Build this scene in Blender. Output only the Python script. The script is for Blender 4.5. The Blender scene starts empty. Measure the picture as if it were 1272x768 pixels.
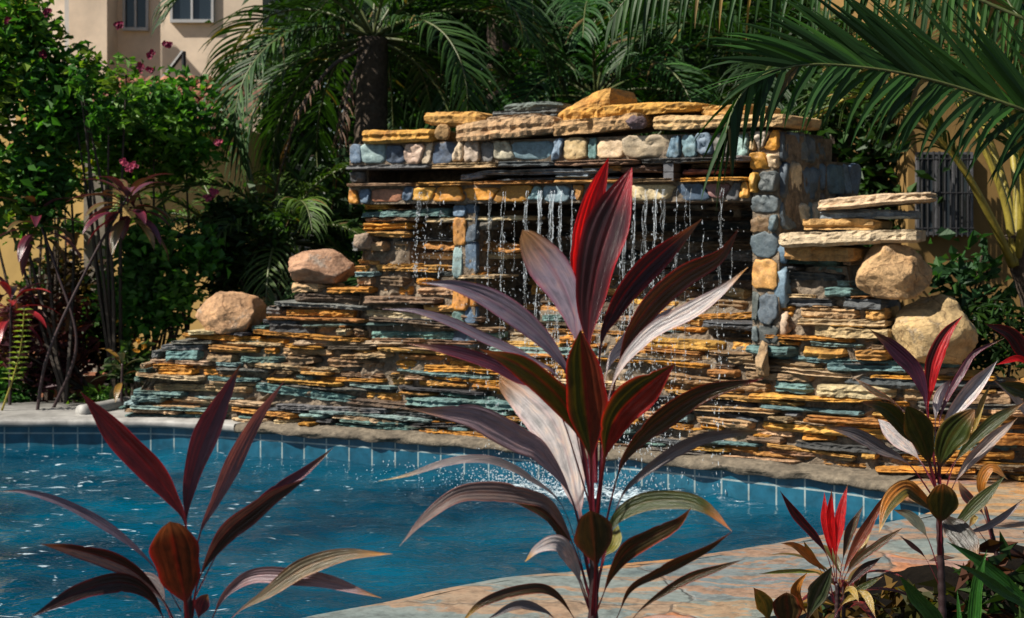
import bpy, bmesh, math, random
import numpy as np
from mathutils import Vector, Matrix, noise as mnoise

rng = np.random.default_rng(7)
random.seed(7)
SC = bpy.context.scene
COL = SC.collection
R = math.radians

# ------------------------------------------------------------------ camera, sky, sun, exposure
FPX, CX, HY, CAMZ = 1767.0, 636.0, 280.0, 1.45
cam = bpy.data.cameras.new('camera'); camo = bpy.data.objects.new('camera', cam); COL.objects.link(camo)
camo.location = (0, 0, CAMZ); camo.rotation_euler = (R(90), 0, 0)
cam.sensor_width = 36; cam.lens = 50.0; cam.shift_y = -(384 - HY) / 1272.0
cam.clip_end = 3000; cam.clip_start = 0.05
cam.dof.use_dof = True; cam.dof.focus_distance = 4.6; cam.dof.aperture_fstop = 6.3
SC.camera = camo

SUN = Vector((-0.66, -0.27, 0.74)).normalized()       # direction towards the sun
EXPOSURE = 0.72
w = bpy.data.worlds.new('World'); SC.world = w; w.use_nodes = True
nt = w.node_tree; nt.nodes.clear()
sky = nt.nodes.new('ShaderNodeTexSky'); sky.sky_type = 'NISHITA'; sky.sun_disc = False
sky.sun_elevation = math.asin(SUN.z); sky.sun_rotation = math.atan2(SUN.x, SUN.y)
bg = nt.nodes.new('ShaderNodeBackground'); bg.inputs[1].default_value = 0.05
out = nt.nodes.new('ShaderNodeOutputWorld')
nt.links.new(sky.outputs[0], bg.inputs[0]); nt.links.new(bg.outputs[0], out.inputs[0])
sl = bpy.data.lights.new('sun', 'SUN'); sl.energy = 5.0; sl.angle = R(0.5); sl.color = (1.0, 0.93, 0.82)
so = bpy.data.objects.new('sun', sl); COL.objects.link(so)
so.rotation_euler = SUN.to_track_quat('Z', 'Y').to_euler()
vs = SC.view_settings
vs.view_transform = 'Standard'; vs.look = 'None'; vs.exposure = EXPOSURE; vs.gamma = 1.0; vs.use_curve_mapping = False
try:
    SC.cycles.use_denoising = True
    SC.cycles.max_bounces = 8; SC.cycles.transparent_max_bounces = 12
    SC.cycles.sample_clamp_indirect = 4.0
except Exception:
    pass

# ------------------------------------------------------------------ helpers
def P(px, py, Y):
    return np.array([(px - CX) * Y / FPX, Y, CAMZ - (py - HY) * Y / FPX])

def crom(pts, n):
    """Catmull-Rom through pts (k x 3 or 2), n samples evenly spaced in arc length."""
    p = np.asarray(pts, float)
    if len(p) == 2:
        p = np.array([p[0], (p[0] + p[1]) / 2, p[1]])
    q = np.vstack([2 * p[0] - p[1], p, 2 * p[-1] - p[-2]])
    res = []
    for i in range(1, len(q) - 2):
        a, b, c, d = q[i - 1], q[i], q[i + 1], q[i + 2]
        t = np.linspace(0, 1, 24, endpoint=False)[:, None]
        res.append(0.5 * (2 * b + (c - a) * t + (2 * a - 5 * b + 4 * c - d) * t ** 2 + (3 * b - a - 3 * c + d) * t ** 3))
    res = np.vstack(res + [p[-1][None]])
    L = np.concatenate([[0], np.cumsum(np.linalg.norm(np.diff(res, axis=0), axis=1))])
    u = np.linspace(0, L[-1], n)
    return np.stack([np.interp(u, L, res[:, k]) for k in range(p.shape[1])], 1)

class Acc:
    def __init__(s):
        s.v, s.f, s.c, s.uv, s.n = [], [], [], [], 0
        s.al, s.alpha = [], 1.0
    def add(s, v, f, col=(0.5, 0.5, 0.5), uv=None):
        v = np.asarray(v, float).reshape(-1, 3)
        s.f.extend([[i + s.n for i in q] for q in f])
        c = np.asarray(col, float)
        if c.ndim == 1:
            c = np.repeat(c[None, :3], len(v), 0)
        s.v.append(v); s.c.append(c[:, :3]); s.n += len(v); s.al.append(np.full(len(v), s.alpha))
        s.uv.append(np.zeros((len(v), 2)) if uv is None else np.asarray(uv, float))
    def grid(s, V, col=(0.5, 0.5, 0.5), uv=None, closed=False):
        """V: (m, n, 3) lattice -> quads; closed wraps the n direction"""
        m, n = V.shape[:2]
        f = []
        for i in range(m - 1):
            for j in range(n if closed else n - 1):
                k = (j + 1) % n
                f.append((i * n + j, i * n + k, (i + 1) * n + k, (i + 1) * n + j))
        c = np.asarray(col, float)
        if c.ndim == 3: c = c.reshape(-1, 3)
        s.add(V.reshape(-1, 3), f, c, None if uv is None else uv.reshape(-1, 2))
    def tube(s, pts, rad, sides=6, col=(0.5, 0.5, 0.5), caps=True):
        pts = np.asarray(pts, float); n = len(pts)
        rad = np.broadcast_to(np.asarray(rad, float), (n,))
        t = np.gradient(pts, axis=0); t /= np.linalg.norm(t, axis=1)[:, None] + 1e-9
        ref = np.array([0, 0, 1.0]) if abs(t[0][2]) < 0.9 else np.array([1.0, 0, 0])
        a = np.cross(t, ref); a /= np.linalg.norm(a, axis=1)[:, None] + 1e-9
        b = np.cross(t, a)
        th = np.linspace(0, 2 * math.pi, sides, endpoint=False)
        V = pts[:, None] + rad[:, None, None] * (np.cos(th)[None, :, None] * a[:, None] + np.sin(th)[None, :, None] * b[:, None])
        base = s.n
        s.grid(V, col, closed=True)
        if caps:
            s.f.append([base + j for j in range(sides)][::-1]); s.f.append([base + (n - 1) * sides + j for j in range(sides)])
    def box(s, c, d, col=(0.5, 0.5, 0.5), rz=0.0, ax=None):
        x, y, z = [q / 2 for q in d]
        v = np.array([[a * x, b * y, e * z] for a in (-1, 1) for b in (-1, 1) for e in (-1, 1)])
        if ax is not None:
            v = v @ np.asarray(ax)
        elif rz:
            cs, sn = math.cos(rz), math.sin(rz); v = v @ np.array([[cs, sn, 0], [-sn, cs, 0], [0, 0, 1]])
        s.add(v + np.asarray(c), [(0, 1, 3, 2), (4, 6, 7, 5), (0, 4, 5, 1), (2, 3, 7, 6), (0, 2, 6, 4), (1, 5, 7, 3)], col)

def mesh(name, acc, mat, smooth=False):
    me = bpy.data.meshes.new(name)
    v = np.vstack(acc.v)
    me.from_pydata(v.tolist(), [], acc.f)
    ca = me.color_attributes.new('Col', 'FLOAT_COLOR', 'POINT')
    c = np.ones((len(v), 4), np.float32); c[:, :3] = np.vstack(acc.c); c[:, 3] = np.concatenate(acc.al)
    ca.data.foreach_set('color', c.ravel())
    uv = np.vstack(acc.uv)
    if np.any(uv):
        ul = me.uv_layers.new(name='UVMap')
        idx = np.zeros(len(me.loops), np.int32); me.loops.foreach_get('vertex_index', idx)
        ul.data.foreach_set('uv', uv[idx].astype(np.float32).ravel())
    if smooth:
        me.polygons.foreach_set('use_smooth', np.ones(len(me.polygons), bool))
    if mat: me.materials.append(mat)
    me.update()
    return me

def put(o, parent=None):
    COL.objects.link(o)
    if parent is not None:
        o.parent = parent
        root = parent
        o.matrix_parent_inverse = Matrix.Translation(-Vector(parent['_w'])) if '_w' in parent else Matrix()
    return o

def tag(o, label=None, cat=None, group=None, kind=None):
    if label: o['label'] = label
    if cat: o['category'] = cat
    if group: o['group'] = group
    if kind: o['kind'] = kind
    return o

def obj(name, acc, mat, parent=None, smooth=False):
    return put(bpy.data.objects.new(name, mesh(name, acc, mat, smooth)), parent)

def thing(name, label, cat, loc, group=None):
    o = bpy.data.objects.new(name, None); COL.objects.link(o)
    o.location = [float(q) for q in loc]; o.empty_display_size = 0.1
    o['_w'] = [float(q) for q in loc]
    return tag(o, label, cat, group)

# ------------------------------------------------------------------ materials
def mat_new(name):
    m = bpy.data.materials.new(name); m.use_nodes = True
    nt = m.node_tree; nt.nodes.clear()
    o = nt.nodes.new('ShaderNodeOutputMaterial')
    return m, nt, o
def N(nt, t, **kw):
    n = nt.nodes.new(t)
    for k, v in kw.items():
        if k.startswith('i_'):
            n.inputs[int(k[2:]) if k[2:].isdigit() else k[2:].replace('_', ' ')].default_value = v
        else: setattr(n, k, v)
    return n
def ramp(nt, stops, interp='LINEAR'):
    r = nt.nodes.new('ShaderNodeValToRGB'); r.color_ramp.interpolation = interp
    e = r.color_ramp.elements
    while len(e) < len(stops): e.new(0.5)
    for q, (p, c) in zip(e, stops):
        q.position = p; q.color = (*c, 1) if len(c) == 3 else c
    return r
def mixc(nt, mode='MIX', fac=None):
    m = nt.nodes.new('ShaderNodeMix'); m.data_type = 'RGBA'; m.blend_type = mode
    if fac is not None: m.inputs[0].default_value = fac
    return m     # inputs 0 fac, 6 A, 7 B ; outputs 2
def noise(nt, vec, scale, detail=6, rough=0.6, dist=0.0):
    n = nt.nodes.new('ShaderNodeTexNoise'); n.inputs['Scale'].default_value = scale
    n.inputs['Detail'].default_value = detail; n.inputs['Roughness'].default_value = rough; n.inputs['Distortion'].default_value = dist
    if vec is not None: nt.links.new(vec, n.inputs['Vector'])
    return n
def mapping(nt, vec, scale=(1, 1, 1), rot=(0, 0, 0)):
    m = nt.nodes.new('ShaderNodeMapping'); m.inputs['Scale'].default_value = scale; m.inputs['Rotation'].default_value = rot
    nt.links.new(vec, m.inputs['Vector']); return m.outputs[0]

def stone_mat(name, bump=0.6, scale=1.0, rough=0.75, dark=0.35, layered=True, crack=False):
    """own colour of each stone from the attribute, broken up by stains, grain and layers"""
    m, nt, o = mat_new(name); L = nt.links.new
    at = N(nt, 'ShaderNodeAttribute', attribute_name='Col')
    tc = N(nt, 'ShaderNodeTexCoord').outputs['Object']
    n1 = noise(nt, mapping(nt, tc, (1, 1, 3.5 if layered else 1)), 9 * scale, 8, 0.65)
    n2 = noise(nt, tc, 60 * scale, 6, 0.7)
    n3 = noise(nt, mapping(nt, tc, (1, 1, 2)), 3.2 * scale, 4, 0.6, 0.6)
    r1 = ramp(nt, [(0.30, (dark, dark, dark)), (0.52, (0.95, 0.95, 0.95)), (0.75, (1.3, 1.25, 1.15))])
    L(n1.outputs[0], r1.inputs[0])
    r2 = ramp(nt, [(0.3, (0.55, 0.55, 0.55)), (0.6, (1.1, 1.1, 1.1))]); L(n2.outputs[0], r2.inputs[0])
    a = mixc(nt, 'MULTIPLY', 1.0); L(at.outputs[0], a.inputs[6]); L(r1.outputs[0], a.inputs[7])
    b = mixc(nt, 'MULTIPLY', 0.8); L(a.outputs[2], b.inputs[6]); L(r2.outputs[0], b.inputs[7])
    r3 = ramp(nt, [(0.56, (0, 0, 0)), (0.70, (1, 1, 1))]); L(n3.outputs[0], r3.inputs[0])
    c = mixc(nt); L(r3.outputs[0], c.inputs[0]); L(b.outputs[2], c.inputs[6])
    hue = mixc(nt, 'MULTIPLY', 1.0); L(b.outputs[2], hue.inputs[6]); hue.inputs[7].default_value = (0.75, 0.62, 0.5, 1)
    L(hue.outputs[2], c.inputs[7])
    if crack:
        cv = N(nt, 'ShaderNodeVectorMath', operation='MULTIPLY_ADD'); L(n3.outputs[1], cv.inputs[0]); cv.inputs[1].default_value = (0.3, 0.3, 0.3); L(tc, cv.inputs[2])
        vo = nt.nodes.new('ShaderNodeTexVoronoi'); vo.feature = 'DISTANCE_TO_EDGE'; vo.inputs['Scale'].default_value = 3.4; L(cv.outputs[0], vo.inputs['Vector'])
        rv = ramp(nt, [(0.0, (0.30, 0.26, 0.22)), (0.012, (0.75, 0.72, 0.7)), (0.03, (1, 1, 1))]); L(vo.outputs['Distance'], rv.inputs[0])
        li = noise(nt, tc, 7, 8, 0.7); rl = ramp(nt, [(0.58, (0, 0, 0)), (0.68, (0.6, 0.6, 0.6))]); L(li.outputs[0], rl.inputs[0])
        c2 = mixc(nt, 'MULTIPLY', 0.8); L(c.outputs[2], c2.inputs[6]); L(rv.outputs[0], c2.inputs[7])
        c3 = mixc(nt); L(rl.outputs[0], c3.inputs[0]); L(c2.outputs[2], c3.inputs[6]); c3.inputs[7].default_value = (0.30, 0.28, 0.24, 1); c = c3
    p = N(nt, 'ShaderNodeBsdfPrincipled'); L(c.outputs[2], p.inputs['Base Color'])
    p.inputs['Roughness'].default_value = rough
    ad = N(nt, 'ShaderNodeMath', operation='ADD'); L(n1.outputs[0], ad.inputs[0])
    ml = N(nt, 'ShaderNodeMath', operation='MULTIPLY', i_1=0.35); L(n2.outputs[0], ml.inputs[0]); L(ml.outputs[0], ad.inputs[1])
    bp = N(nt, 'ShaderNodeBump'); bp.inputs['Strength'].default_value = bump; bp.inputs['Distance'].default_value = 0.03 / scale
    L(ad.outputs[0], bp.inputs['Height']); L(bp.outputs[0], p.inputs['Normal'])
    L(p.outputs[0], o.inputs[0])
    return m

def plain_mat(name, col, rough=0.7, var=0.35, scale=12, bump=0.2, metal=0.0, spec=0.5, dist=0.02):
    m, nt, o = mat_new(name); L = nt.links.new
    tc = N(nt, 'ShaderNodeTexCoord').outputs['Object']
    n1 = noise(nt, tc, scale, 8, 0.65); n2 = noise(nt, tc, scale * 0.22, 4, 0.6)
    lo = tuple(q * (1 - var) for q in col); hi = tuple(min(1, q * (1 + var * 0.7)) for q in col)
    r = ramp(nt, [(0.3, lo), (0.7, hi)]); L(n1.outputs[0], r.inputs[0])
    r2 = ramp(nt, [(0.3, (1 - var, 1 - var, 1 - var)), (0.65, (1, 1, 1))]); L(n2.outputs[0], r2.inputs[0])
    a = mixc(nt, 'MULTIPLY', 1.0); L(r.outputs[0], a.inputs[6]); L(r2.outputs[0], a.inputs[7])
    p = N(nt, 'ShaderNodeBsdfPrincipled'); L(a.outputs[2], p.inputs['Base Color'])
    p.inputs['Roughness'].default_value = rough; p.inputs['Metallic'].default_value = metal
    p.inputs['Specular IOR Level'].default_value = spec
    bp = N(nt, 'ShaderNodeBump'); bp.inputs['Strength'].default_value = bump; bp.inputs['Distance'].default_value = dist
    L(n1.outputs[0], bp.inputs['Height']); L(bp.outputs[0], p.inputs['Normal']); L(p.outputs[0], o.inputs[0])
    return m

def foliage_mat(name, trans=0.35, rough=0.42, var=0.5, tint=(1.25, 1.5, 0.5)):
    """leaf colour from the attribute, varied leaf by leaf; light passes through"""
    m, nt, o = mat_new(name); L = nt.links.new
    at = N(nt, 'ShaderNodeAttribute', attribute_name='Col')
    ge = N(nt, 'ShaderNodeNewGeometry')
    r = ramp(nt, [(0.0, (1 - var, 1 - var, 1 - var)), (0.6, (1, 1, 1)), (1.0, (1.5, 1.35, 0.9))]); L(ge.outputs['Random Per Island'], r.inputs[0])
    a = mixc(nt, 'MULTIPLY', 1.0); L(at.outputs[0], a.inputs[6]); L(r.outputs[0], a.inputs[7])
    p = N(nt, 'ShaderNodeBsdfPrincipled'); L(a.outputs[2], p.inputs['Base Color']); p.inputs['Roughness'].default_value = rough; p.inputs['Specular IOR Level'].default_value = 0.3
    t = N(nt, 'ShaderNodeBsdfTranslucent')
    b = mixc(nt, 'MULTIPLY', 1.0); L(a.outputs[2], b.inputs[6]); b.inputs[7].default_value = (*tint, 1); L(b.outputs[2], t.inputs[0])
    mx = N(nt, 'ShaderNodeMixShader'); mx.inputs[0].default_value = trans
    L(p.outputs[0], mx.inputs[1]); L(t.outputs[0], mx.inputs[2]); L(mx.outputs[0], o.inputs[0])
    return m

def cordyline_mat():
    """broad leaf with fine lengthwise veins (u across, v along)"""
    m, nt, o = mat_new('cordyline leaf'); L = nt.links.new
    at = N(nt, 'ShaderNodeAttribute', attribute_name='Col')
    uv = N(nt, 'ShaderNodeUVMap').outputs[0]
    n1 = noise(nt, mapping(nt, uv, (34, 1.3, 1)), 1.0, 6, 0.7, 0.4)
    n2 = noise(nt, mapping(nt, uv, (5, 3, 1)), 1.0, 5, 0.6, 0.5)
    r1 = ramp(nt, [(0.32, (0.52, 0.52, 0.52)), (0.68, (1.4, 1.4, 1.4))]); L(n1.outputs[0], r1.inputs[0])
    r2 = ramp(nt, [(0.3, (0.45, 0.5, 0.5)), (0.5, (1, 1, 1)), (0.70, (1.45, 1.2, 0.95))]); L(n2.outputs[0], r2.inputs[0])
    a = mixc(nt, 'MULTIPLY', 0.75); L(at.outputs[0], a.inputs[6]); L(r1.outputs[0], a.inputs[7])
    b = mixc(nt, 'MULTIPLY', 0.8); L(a.outputs[2], b.inputs[6]); L(r2.outputs[0], b.inputs[7])
    p = N(nt, 'ShaderNodeBsdfPrincipled'); L(b.outputs[2], p.inputs['Base Color']); p.inputs['Roughness'].default_value = 0.28
    p.inputs['Specular IOR Level'].default_value = 0.55
    bp = N(nt, 'ShaderNodeBump'); bp.inputs['Strength'].default_value = 0.5; bp.inputs['Distance'].default_value = 0.004
    L(n1.outputs[0], bp.inputs['Height']); L(bp.outputs[0], p.inputs['Normal'])
    t = N(nt, 'ShaderNodeBsdfTranslucent')
    c = mixc(nt, 'MULTIPLY', 1.0); L(b.outputs[2], c.inputs[6]); c.inputs[7].default_value = (2.1, 1.0, 0.6, 1); L(c.outputs[2], t.inputs[0])
    mx = N(nt, 'ShaderNodeMixShader'); L(at.outputs['Alpha'], mx.inputs[0])
    L(p.outputs[0], mx.inputs[1]); L(t.outputs[0], mx.inputs[2]); L(mx.outputs[0], o.inputs[0])
    return m

def water_mat():
    m, nt, o = mat_new('pool water'); L = nt.links.new
    tc = N(nt, 'ShaderNodeTexCoord').outputs['Object']
    n1 = noise(nt, mapping(nt, tc, (3.6, 8, 1)), 1.0, 3, 0.5, 0.8)
    n2 = noise(nt, mapping(nt, tc, (14, 26, 1)), 1.0, 2, 0.6, 0.4)
    n3 = noise(nt, mapping(nt, tc, (0.7, 1.1, 1)), 1.0, 3, 0.5)
    r = ramp(nt, [(0.33, (0.0, 0.022, 0.045)), (0.65, (0.0, 0.062, 0.108))]); L(n3.outputs[0], r.inputs[0])
    # foam where the fall lands: a broken patch of bubbles
    at = N(nt, 'ShaderNodeAttribute', attribute_name='Col')
    nf = noise(nt, mapping(nt, tc, (16, 24, 1)), 1.0, 8, 0.72, 0.6)
    sep = N(nt, 'ShaderNodeSeparateColor'); L(at.outputs[0], sep.inputs[0])
    sm = N(nt, 'ShaderNodeMath', operation='ADD'); L(nf.outputs[0], sm.inputs[0]); L(sep.outputs[0], sm.inputs[1])
    rf = ramp(nt, [(0.86, (0, 0, 0)), (1.0, (1, 1, 1))])
    mr = N(nt, 'ShaderNodeMapRange'); mr.inputs[1].default_value = 0.0; mr.inputs[2].default_value = 1.0
    L(sm.outputs[0], mr.inputs[0]); L(mr.outputs[0], rf.inputs[0])
    # painted white glints standing in for sky reflections on the ripples
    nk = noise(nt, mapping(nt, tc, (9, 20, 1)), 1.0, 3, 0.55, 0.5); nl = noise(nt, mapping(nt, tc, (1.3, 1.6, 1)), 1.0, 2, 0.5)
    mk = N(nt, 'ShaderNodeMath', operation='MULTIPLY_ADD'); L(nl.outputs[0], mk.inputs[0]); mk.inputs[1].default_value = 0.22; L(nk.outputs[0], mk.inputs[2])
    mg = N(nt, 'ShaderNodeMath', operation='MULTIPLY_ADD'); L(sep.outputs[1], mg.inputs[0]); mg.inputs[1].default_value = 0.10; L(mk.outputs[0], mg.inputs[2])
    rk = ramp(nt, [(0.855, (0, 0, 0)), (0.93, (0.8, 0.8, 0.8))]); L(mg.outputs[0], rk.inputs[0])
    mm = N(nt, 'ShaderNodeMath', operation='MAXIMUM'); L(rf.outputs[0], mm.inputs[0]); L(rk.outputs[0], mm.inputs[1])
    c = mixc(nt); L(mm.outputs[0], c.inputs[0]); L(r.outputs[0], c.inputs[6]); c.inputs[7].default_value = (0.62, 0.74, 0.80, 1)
    p = N(nt, 'ShaderNodeBsdfPrincipled'); L(c.outputs[2], p.inputs['Base Color'])
    p.inputs['Roughness'].default_value = 0.03; p.inputs['IOR'].default_value = 1.33; p.inputs['Specular IOR Level'].default_value = 0.36
    ad = N(nt, 'ShaderNodeMath', operation='MULTIPLY_ADD'); L(n2.outputs[0], ad.inputs[0]); ad.inputs[1].default_value = 0.35; L(n1.outputs[0], ad.inputs[2])
    bp = N(nt, 'ShaderNodeBump'); bp.inputs['Strength'].default_value = 0.5; bp.inputs['Distance'].default_value = 0.035
    L(ad.outputs[0], bp.inputs['Height']); L(bp.outputs[0], p.inputs['Normal']); L(p.outputs[0], o.inputs[0])
    return m

def tile_mat():
    m, nt, o = mat_new('pool tile'); L = nt.links.new
    uv = N(nt, 'ShaderNodeUVMap').outputs[0]
    b = nt.nodes.new('ShaderNodeTexBrick'); b.offset = 0; b.squash = 1
    b.inputs['Scale'].default_value = 1.0; b.inputs['Brick Width'].default_value = 0.165; b.inputs['Row Height'].default_value = 0.16
    b.inputs['Mortar Size'].default_value = 0.005; b.inputs['Mortar Smooth'].default_value = 0.1
    b.inputs['Color1'].default_value = (0.010, 0.080, 0.135, 1); b.inputs['Color2'].default_value = (0.016, 0.105, 0.165, 1)
    b.inputs['Mortar'].default_value = (0.27, 0.33, 0.33, 1)
    L(uv, b.inputs['Vector'])
    tc = N(nt, 'ShaderNodeTexCoord').outputs['Object']
    n = noise(nt, tc, 14, 6, 0.6); r = ramp(nt, [(0.3, (0.6, 0.6, 0.6)), (0.7, (1.15, 1.15, 1.15))]); L(n.outputs[0], r.inputs[0])
    a = mixc(nt, 'MULTIPLY', 1.0); L(b.outputs[0], a.inputs[6]); L(r.outputs[0], a.inputs[7])
    p = N(nt, 'ShaderNodeBsdfPrincipled'); L(a.outputs[2], p.inputs['Base Color']); p.inputs['Roughness'].default_value = 0.25
    L(p.outputs[0], o.inputs[0]); return m

def flag_mat():
    """natural flagstone paving: big irregular slabs, each with its own bedding colours"""
    m, nt, o = mat_new('flagstone'); L = nt.links.new
    tc = N(nt, 'ShaderNodeTexCoord').outputs['Object']
    nd = noise(nt, tc, 2.5, 4, 0.6)
    mv = N(nt, 'ShaderNodeVectorMath', operation='MULTIPLY_ADD'); L(nd.outputs[1], mv.inputs[0]); mv.inputs[1].default_value = (0.35, 0.35, 0); L(tc, mv.inputs[2])
    vor = nt.nodes.new('ShaderNodeTexVoronoi'); vor.inputs['Scale'].default_value = 1.25; L(mapping(nt, mv.outputs[0], (0.8, 1.35, 0.0)), vor.inputs['Vector'])
    vd = nt.nodes.new('ShaderNodeTexVoronoi'); vd.feature = 'DISTANCE_TO_EDGE'; vd.inputs['Scale'].default_value = 1.25; L(mapping(nt, mv.outputs[0], (0.8, 1.35, 0.0)), vd.inputs['Vector'])
    sep = N(nt, 'ShaderNodeSeparateColor'); L(vor.outputs['Color'], sep.inputs[0])
    pal = ramp(nt, [(0.0, (0.17, 0.25, 0.27)), (0.2, (0.12, 0.19, 0.24)), (0.34, (0.46, 0.24, 0.08)), (0.5, (0.20, 0.27, 0.26)), (0.62, (0.44, 0.21, 0.16)), (0.8, (0.42, 0.30, 0.16)), (0.92, (0.14, 0.21, 0.26))], 'CONSTANT')
    L(sep.outputs[0], pal.inputs[0])
    st = noise(nt, mapping(nt, mv.outputs[0], (0.7, 2.0, 1), (0, 0, R(-14))), 1.1, 9, 0.62, 1.6)
    rs = ramp(nt, [(0.28, (0.05, 0.08, 0.10)), (0.38, (0.17, 0.22, 0.22)), (0.46, (0.24, 0.28, 0.27)), (0.48, (0.46, 0.22, 0.06)), (0.55, (0.44, 0.26, 0.11)), (0.57, (0.14, 0.19, 0.20)), (0.63, (0.22, 0.26, 0.25)), (0.66, (0.36, 0.17, 0.12)), (0.74, (0.40, 0.33, 0.24))])
    L(st.outputs[0], rs.inputs[0])
    a = mixc(nt, 'MIX', 0.5); L(pal.outputs[0], a.inputs[6]); L(rs.outputs[0], a.inputs[7])
    sp = noise(nt, tc, 17, 11, 0.78); rp = ramp(nt, [(0.34, (0.42, 0.42, 0.42)), (0.56, (1.12, 1.12, 1.12))]); L(sp.outputs[0], rp.inputs[0])
    b = mixc(nt, 'MULTIPLY', 0.9); L(a.outputs[2], b.inputs[6]); L(rp.outputs[0], b.inputs[7])
    rj = ramp(nt, [(0.0, (0.55, 0.55, 0.55)), (0.005, (0.4, 0.4, 0.4)), (0.016, (0, 0, 0))]); L(vd.outputs['Distance'], rj.inputs[0])
    c = mixc(nt); L(rj.outputs[0], c.inputs[0]); L(b.outputs[2], c.inputs[6]); c.inputs[7].default_value = (0.14, 0.13, 0.12, 1)
    dk = mixc(nt, 'MULTIPLY', 1.0); L(c.outputs[2], dk.inputs[6]); dk.inputs[7].default_value = (0.86, 0.75, 0.68, 1)
    p = N(nt, 'ShaderNodeBsdfPrincipled'); L(dk.outputs[2], p.inputs['Base Color']); p.inputs['Roughness'].default_value = 0.65; p.inputs['Specular IOR Level'].default_value = 0.3
    hb = N(nt, 'ShaderNodeMath', operation='MULTIPLY_ADD'); L(sp.outputs[0], hb.inputs[0]); hb.inputs[1].default_value = 0.4; L(st.outputs[0], hb.inputs[2])
    hj = N(nt, 'ShaderNodeMath', operation='SUBTRACT'); L(hb.outputs[0], hj.inputs[0]); L(rj.outputs[0], hj.inputs[1])
    bp = N(nt, 'ShaderNodeBump'); bp.inputs['Strength'].default_value = 0.6; bp.inputs['Distance'].default_value = 0.02
    L(hj.outputs[0], bp.inputs['Height']); L(bp.outputs[0], p.inputs['Normal']); L(p.outputs[0], o.inputs[0])
    return m

def drop_mat():
    m, nt, o = mat_new('falling water'); L = nt.links.new
    p = N(nt, 'ShaderNodeBsdfPrincipled'); p.inputs['Base Color'].default_value = (0.86, 0.92, 0.96, 1)
    p.inputs['Roughness'].default_value = 0.12; p.inputs['IOR'].default_value = 1.33; p.inputs['Transmission Weight'].default_value = 0.6
    L(p.outputs[0], o.inputs[0]); return m

def roof_mat():
    return stone_mat('roof tile', 0.4, 2.0, 0.8, 0.5)

M = dict(
    slate=stone_mat('stacked slate', 0.9, 1.0, 0.72, 0.30), cobble=stone_mat('facing stone', 0.35, 1.5, 0.6, 0.4, False),
    slab=stone_mat('slab stone', 0.8, 1.2, 0.75, 0.45), boulder=stone_mat('boulder stone', 0.9, 0.75, 0.9, 0.38, False, True), dark_rock=plain_mat('dark rock', (0.008, 0.006, 0.004), 1.0, 0.6, 14, 1.0, spec=0.08, dist=0.04),  # the near-black rock carries the plants' shade in its colour
    mortar=plain_mat('dark mortar', (0.26, 0.20, 0.14), 0.9, 0.6, 34, 1.0, dist=0.03),
    coping=plain_mat('cement coping', (0.19, 0.155, 0.11), 0.9, 0.55, 26, 0.9), white=plain_mat('painted coping', (0.33, 0.32, 0.30), 0.6, 0.4, 9, 0.25),
    soil=plain_mat('soil', (0.030, 0.024, 0.016), 0.95, 0.6, 9, 0.8, dist=0.05), flag=flag_mat(), water=water_mat(), tile=tile_mat(), drop=drop_mat(),
    cord=cordyline_mat(), stem=plain_mat('plant stem', (0.035, 0.013, 0.014), 0.55, 0.5, 60, 0.4, dist=0.004),
    leaf=foliage_mat('leaf', 0.35, 0.5), palm=foliage_mat('palm leaflet', 0.25, 0.55, 0.35, (1.3, 1.5, 0.4)), petal=foliage_mat('petal', 0.4, 0.6, 0.3, (1, 1, 1)),
    bark=plain_mat('bark', (0.10, 0.070, 0.048), 0.9, 0.5, 26, 0.9, dist=0.03), rachis=plain_mat('palm stalk', (0.30, 0.24, 0.035), 0.5, 0.3, 20, 0.2),
    green_stem=plain_mat('green stem', (0.09, 0.11, 0.03), 0.5, 0.4, 30, 0.2),
    cream=plain_mat('cream render', (0.74, 0.60, 0.46), 0.85, 0.22, 2.2, 0.15), yellow=plain_mat('yellow render', (0.62, 0.40, 0.13), 0.85, 0.15, 3, 0.1),
    ochre=plain_mat('ochre render', (0.26, 0.15, 0.04), 0.85, 0.3, 2.5, 0.15),
    frame=plain_mat('window frame', (0.42, 0.42, 0.42), 0.5, 0.1, 8, 0.05), metal=plain_mat('dark metal', (0.02, 0.02, 0.022), 0.45, 0.3, 20, 0.1),
    steel=plain_mat('grey metal', (0.14, 0.14, 0.15), 0.45, 0.3, 30, 0.2, 0.3),
    terra=plain_mat('terracotta', (0.34, 0.13, 0.06), 0.8, 0.35, 18, 0.3), roof=roof_mat(),
)
gm, gnt, go = mat_new('window glass')
gp = N(gnt, 'ShaderNodeBsdfPrincipled'); gp.inputs['Base Color'].default_value = (0.02, 0.03, 0.04, 1); gp.inputs['Roughness'].default_value = 0.06
gnt.links.new(gp.outputs[0], go.inputs[0]); M['glass'] = gm
M['dark_stem'] = plain_mat('shrub stem', (0.045, 0.032, 0.022), 0.8, 0.4, 40, 0.4)

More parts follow.
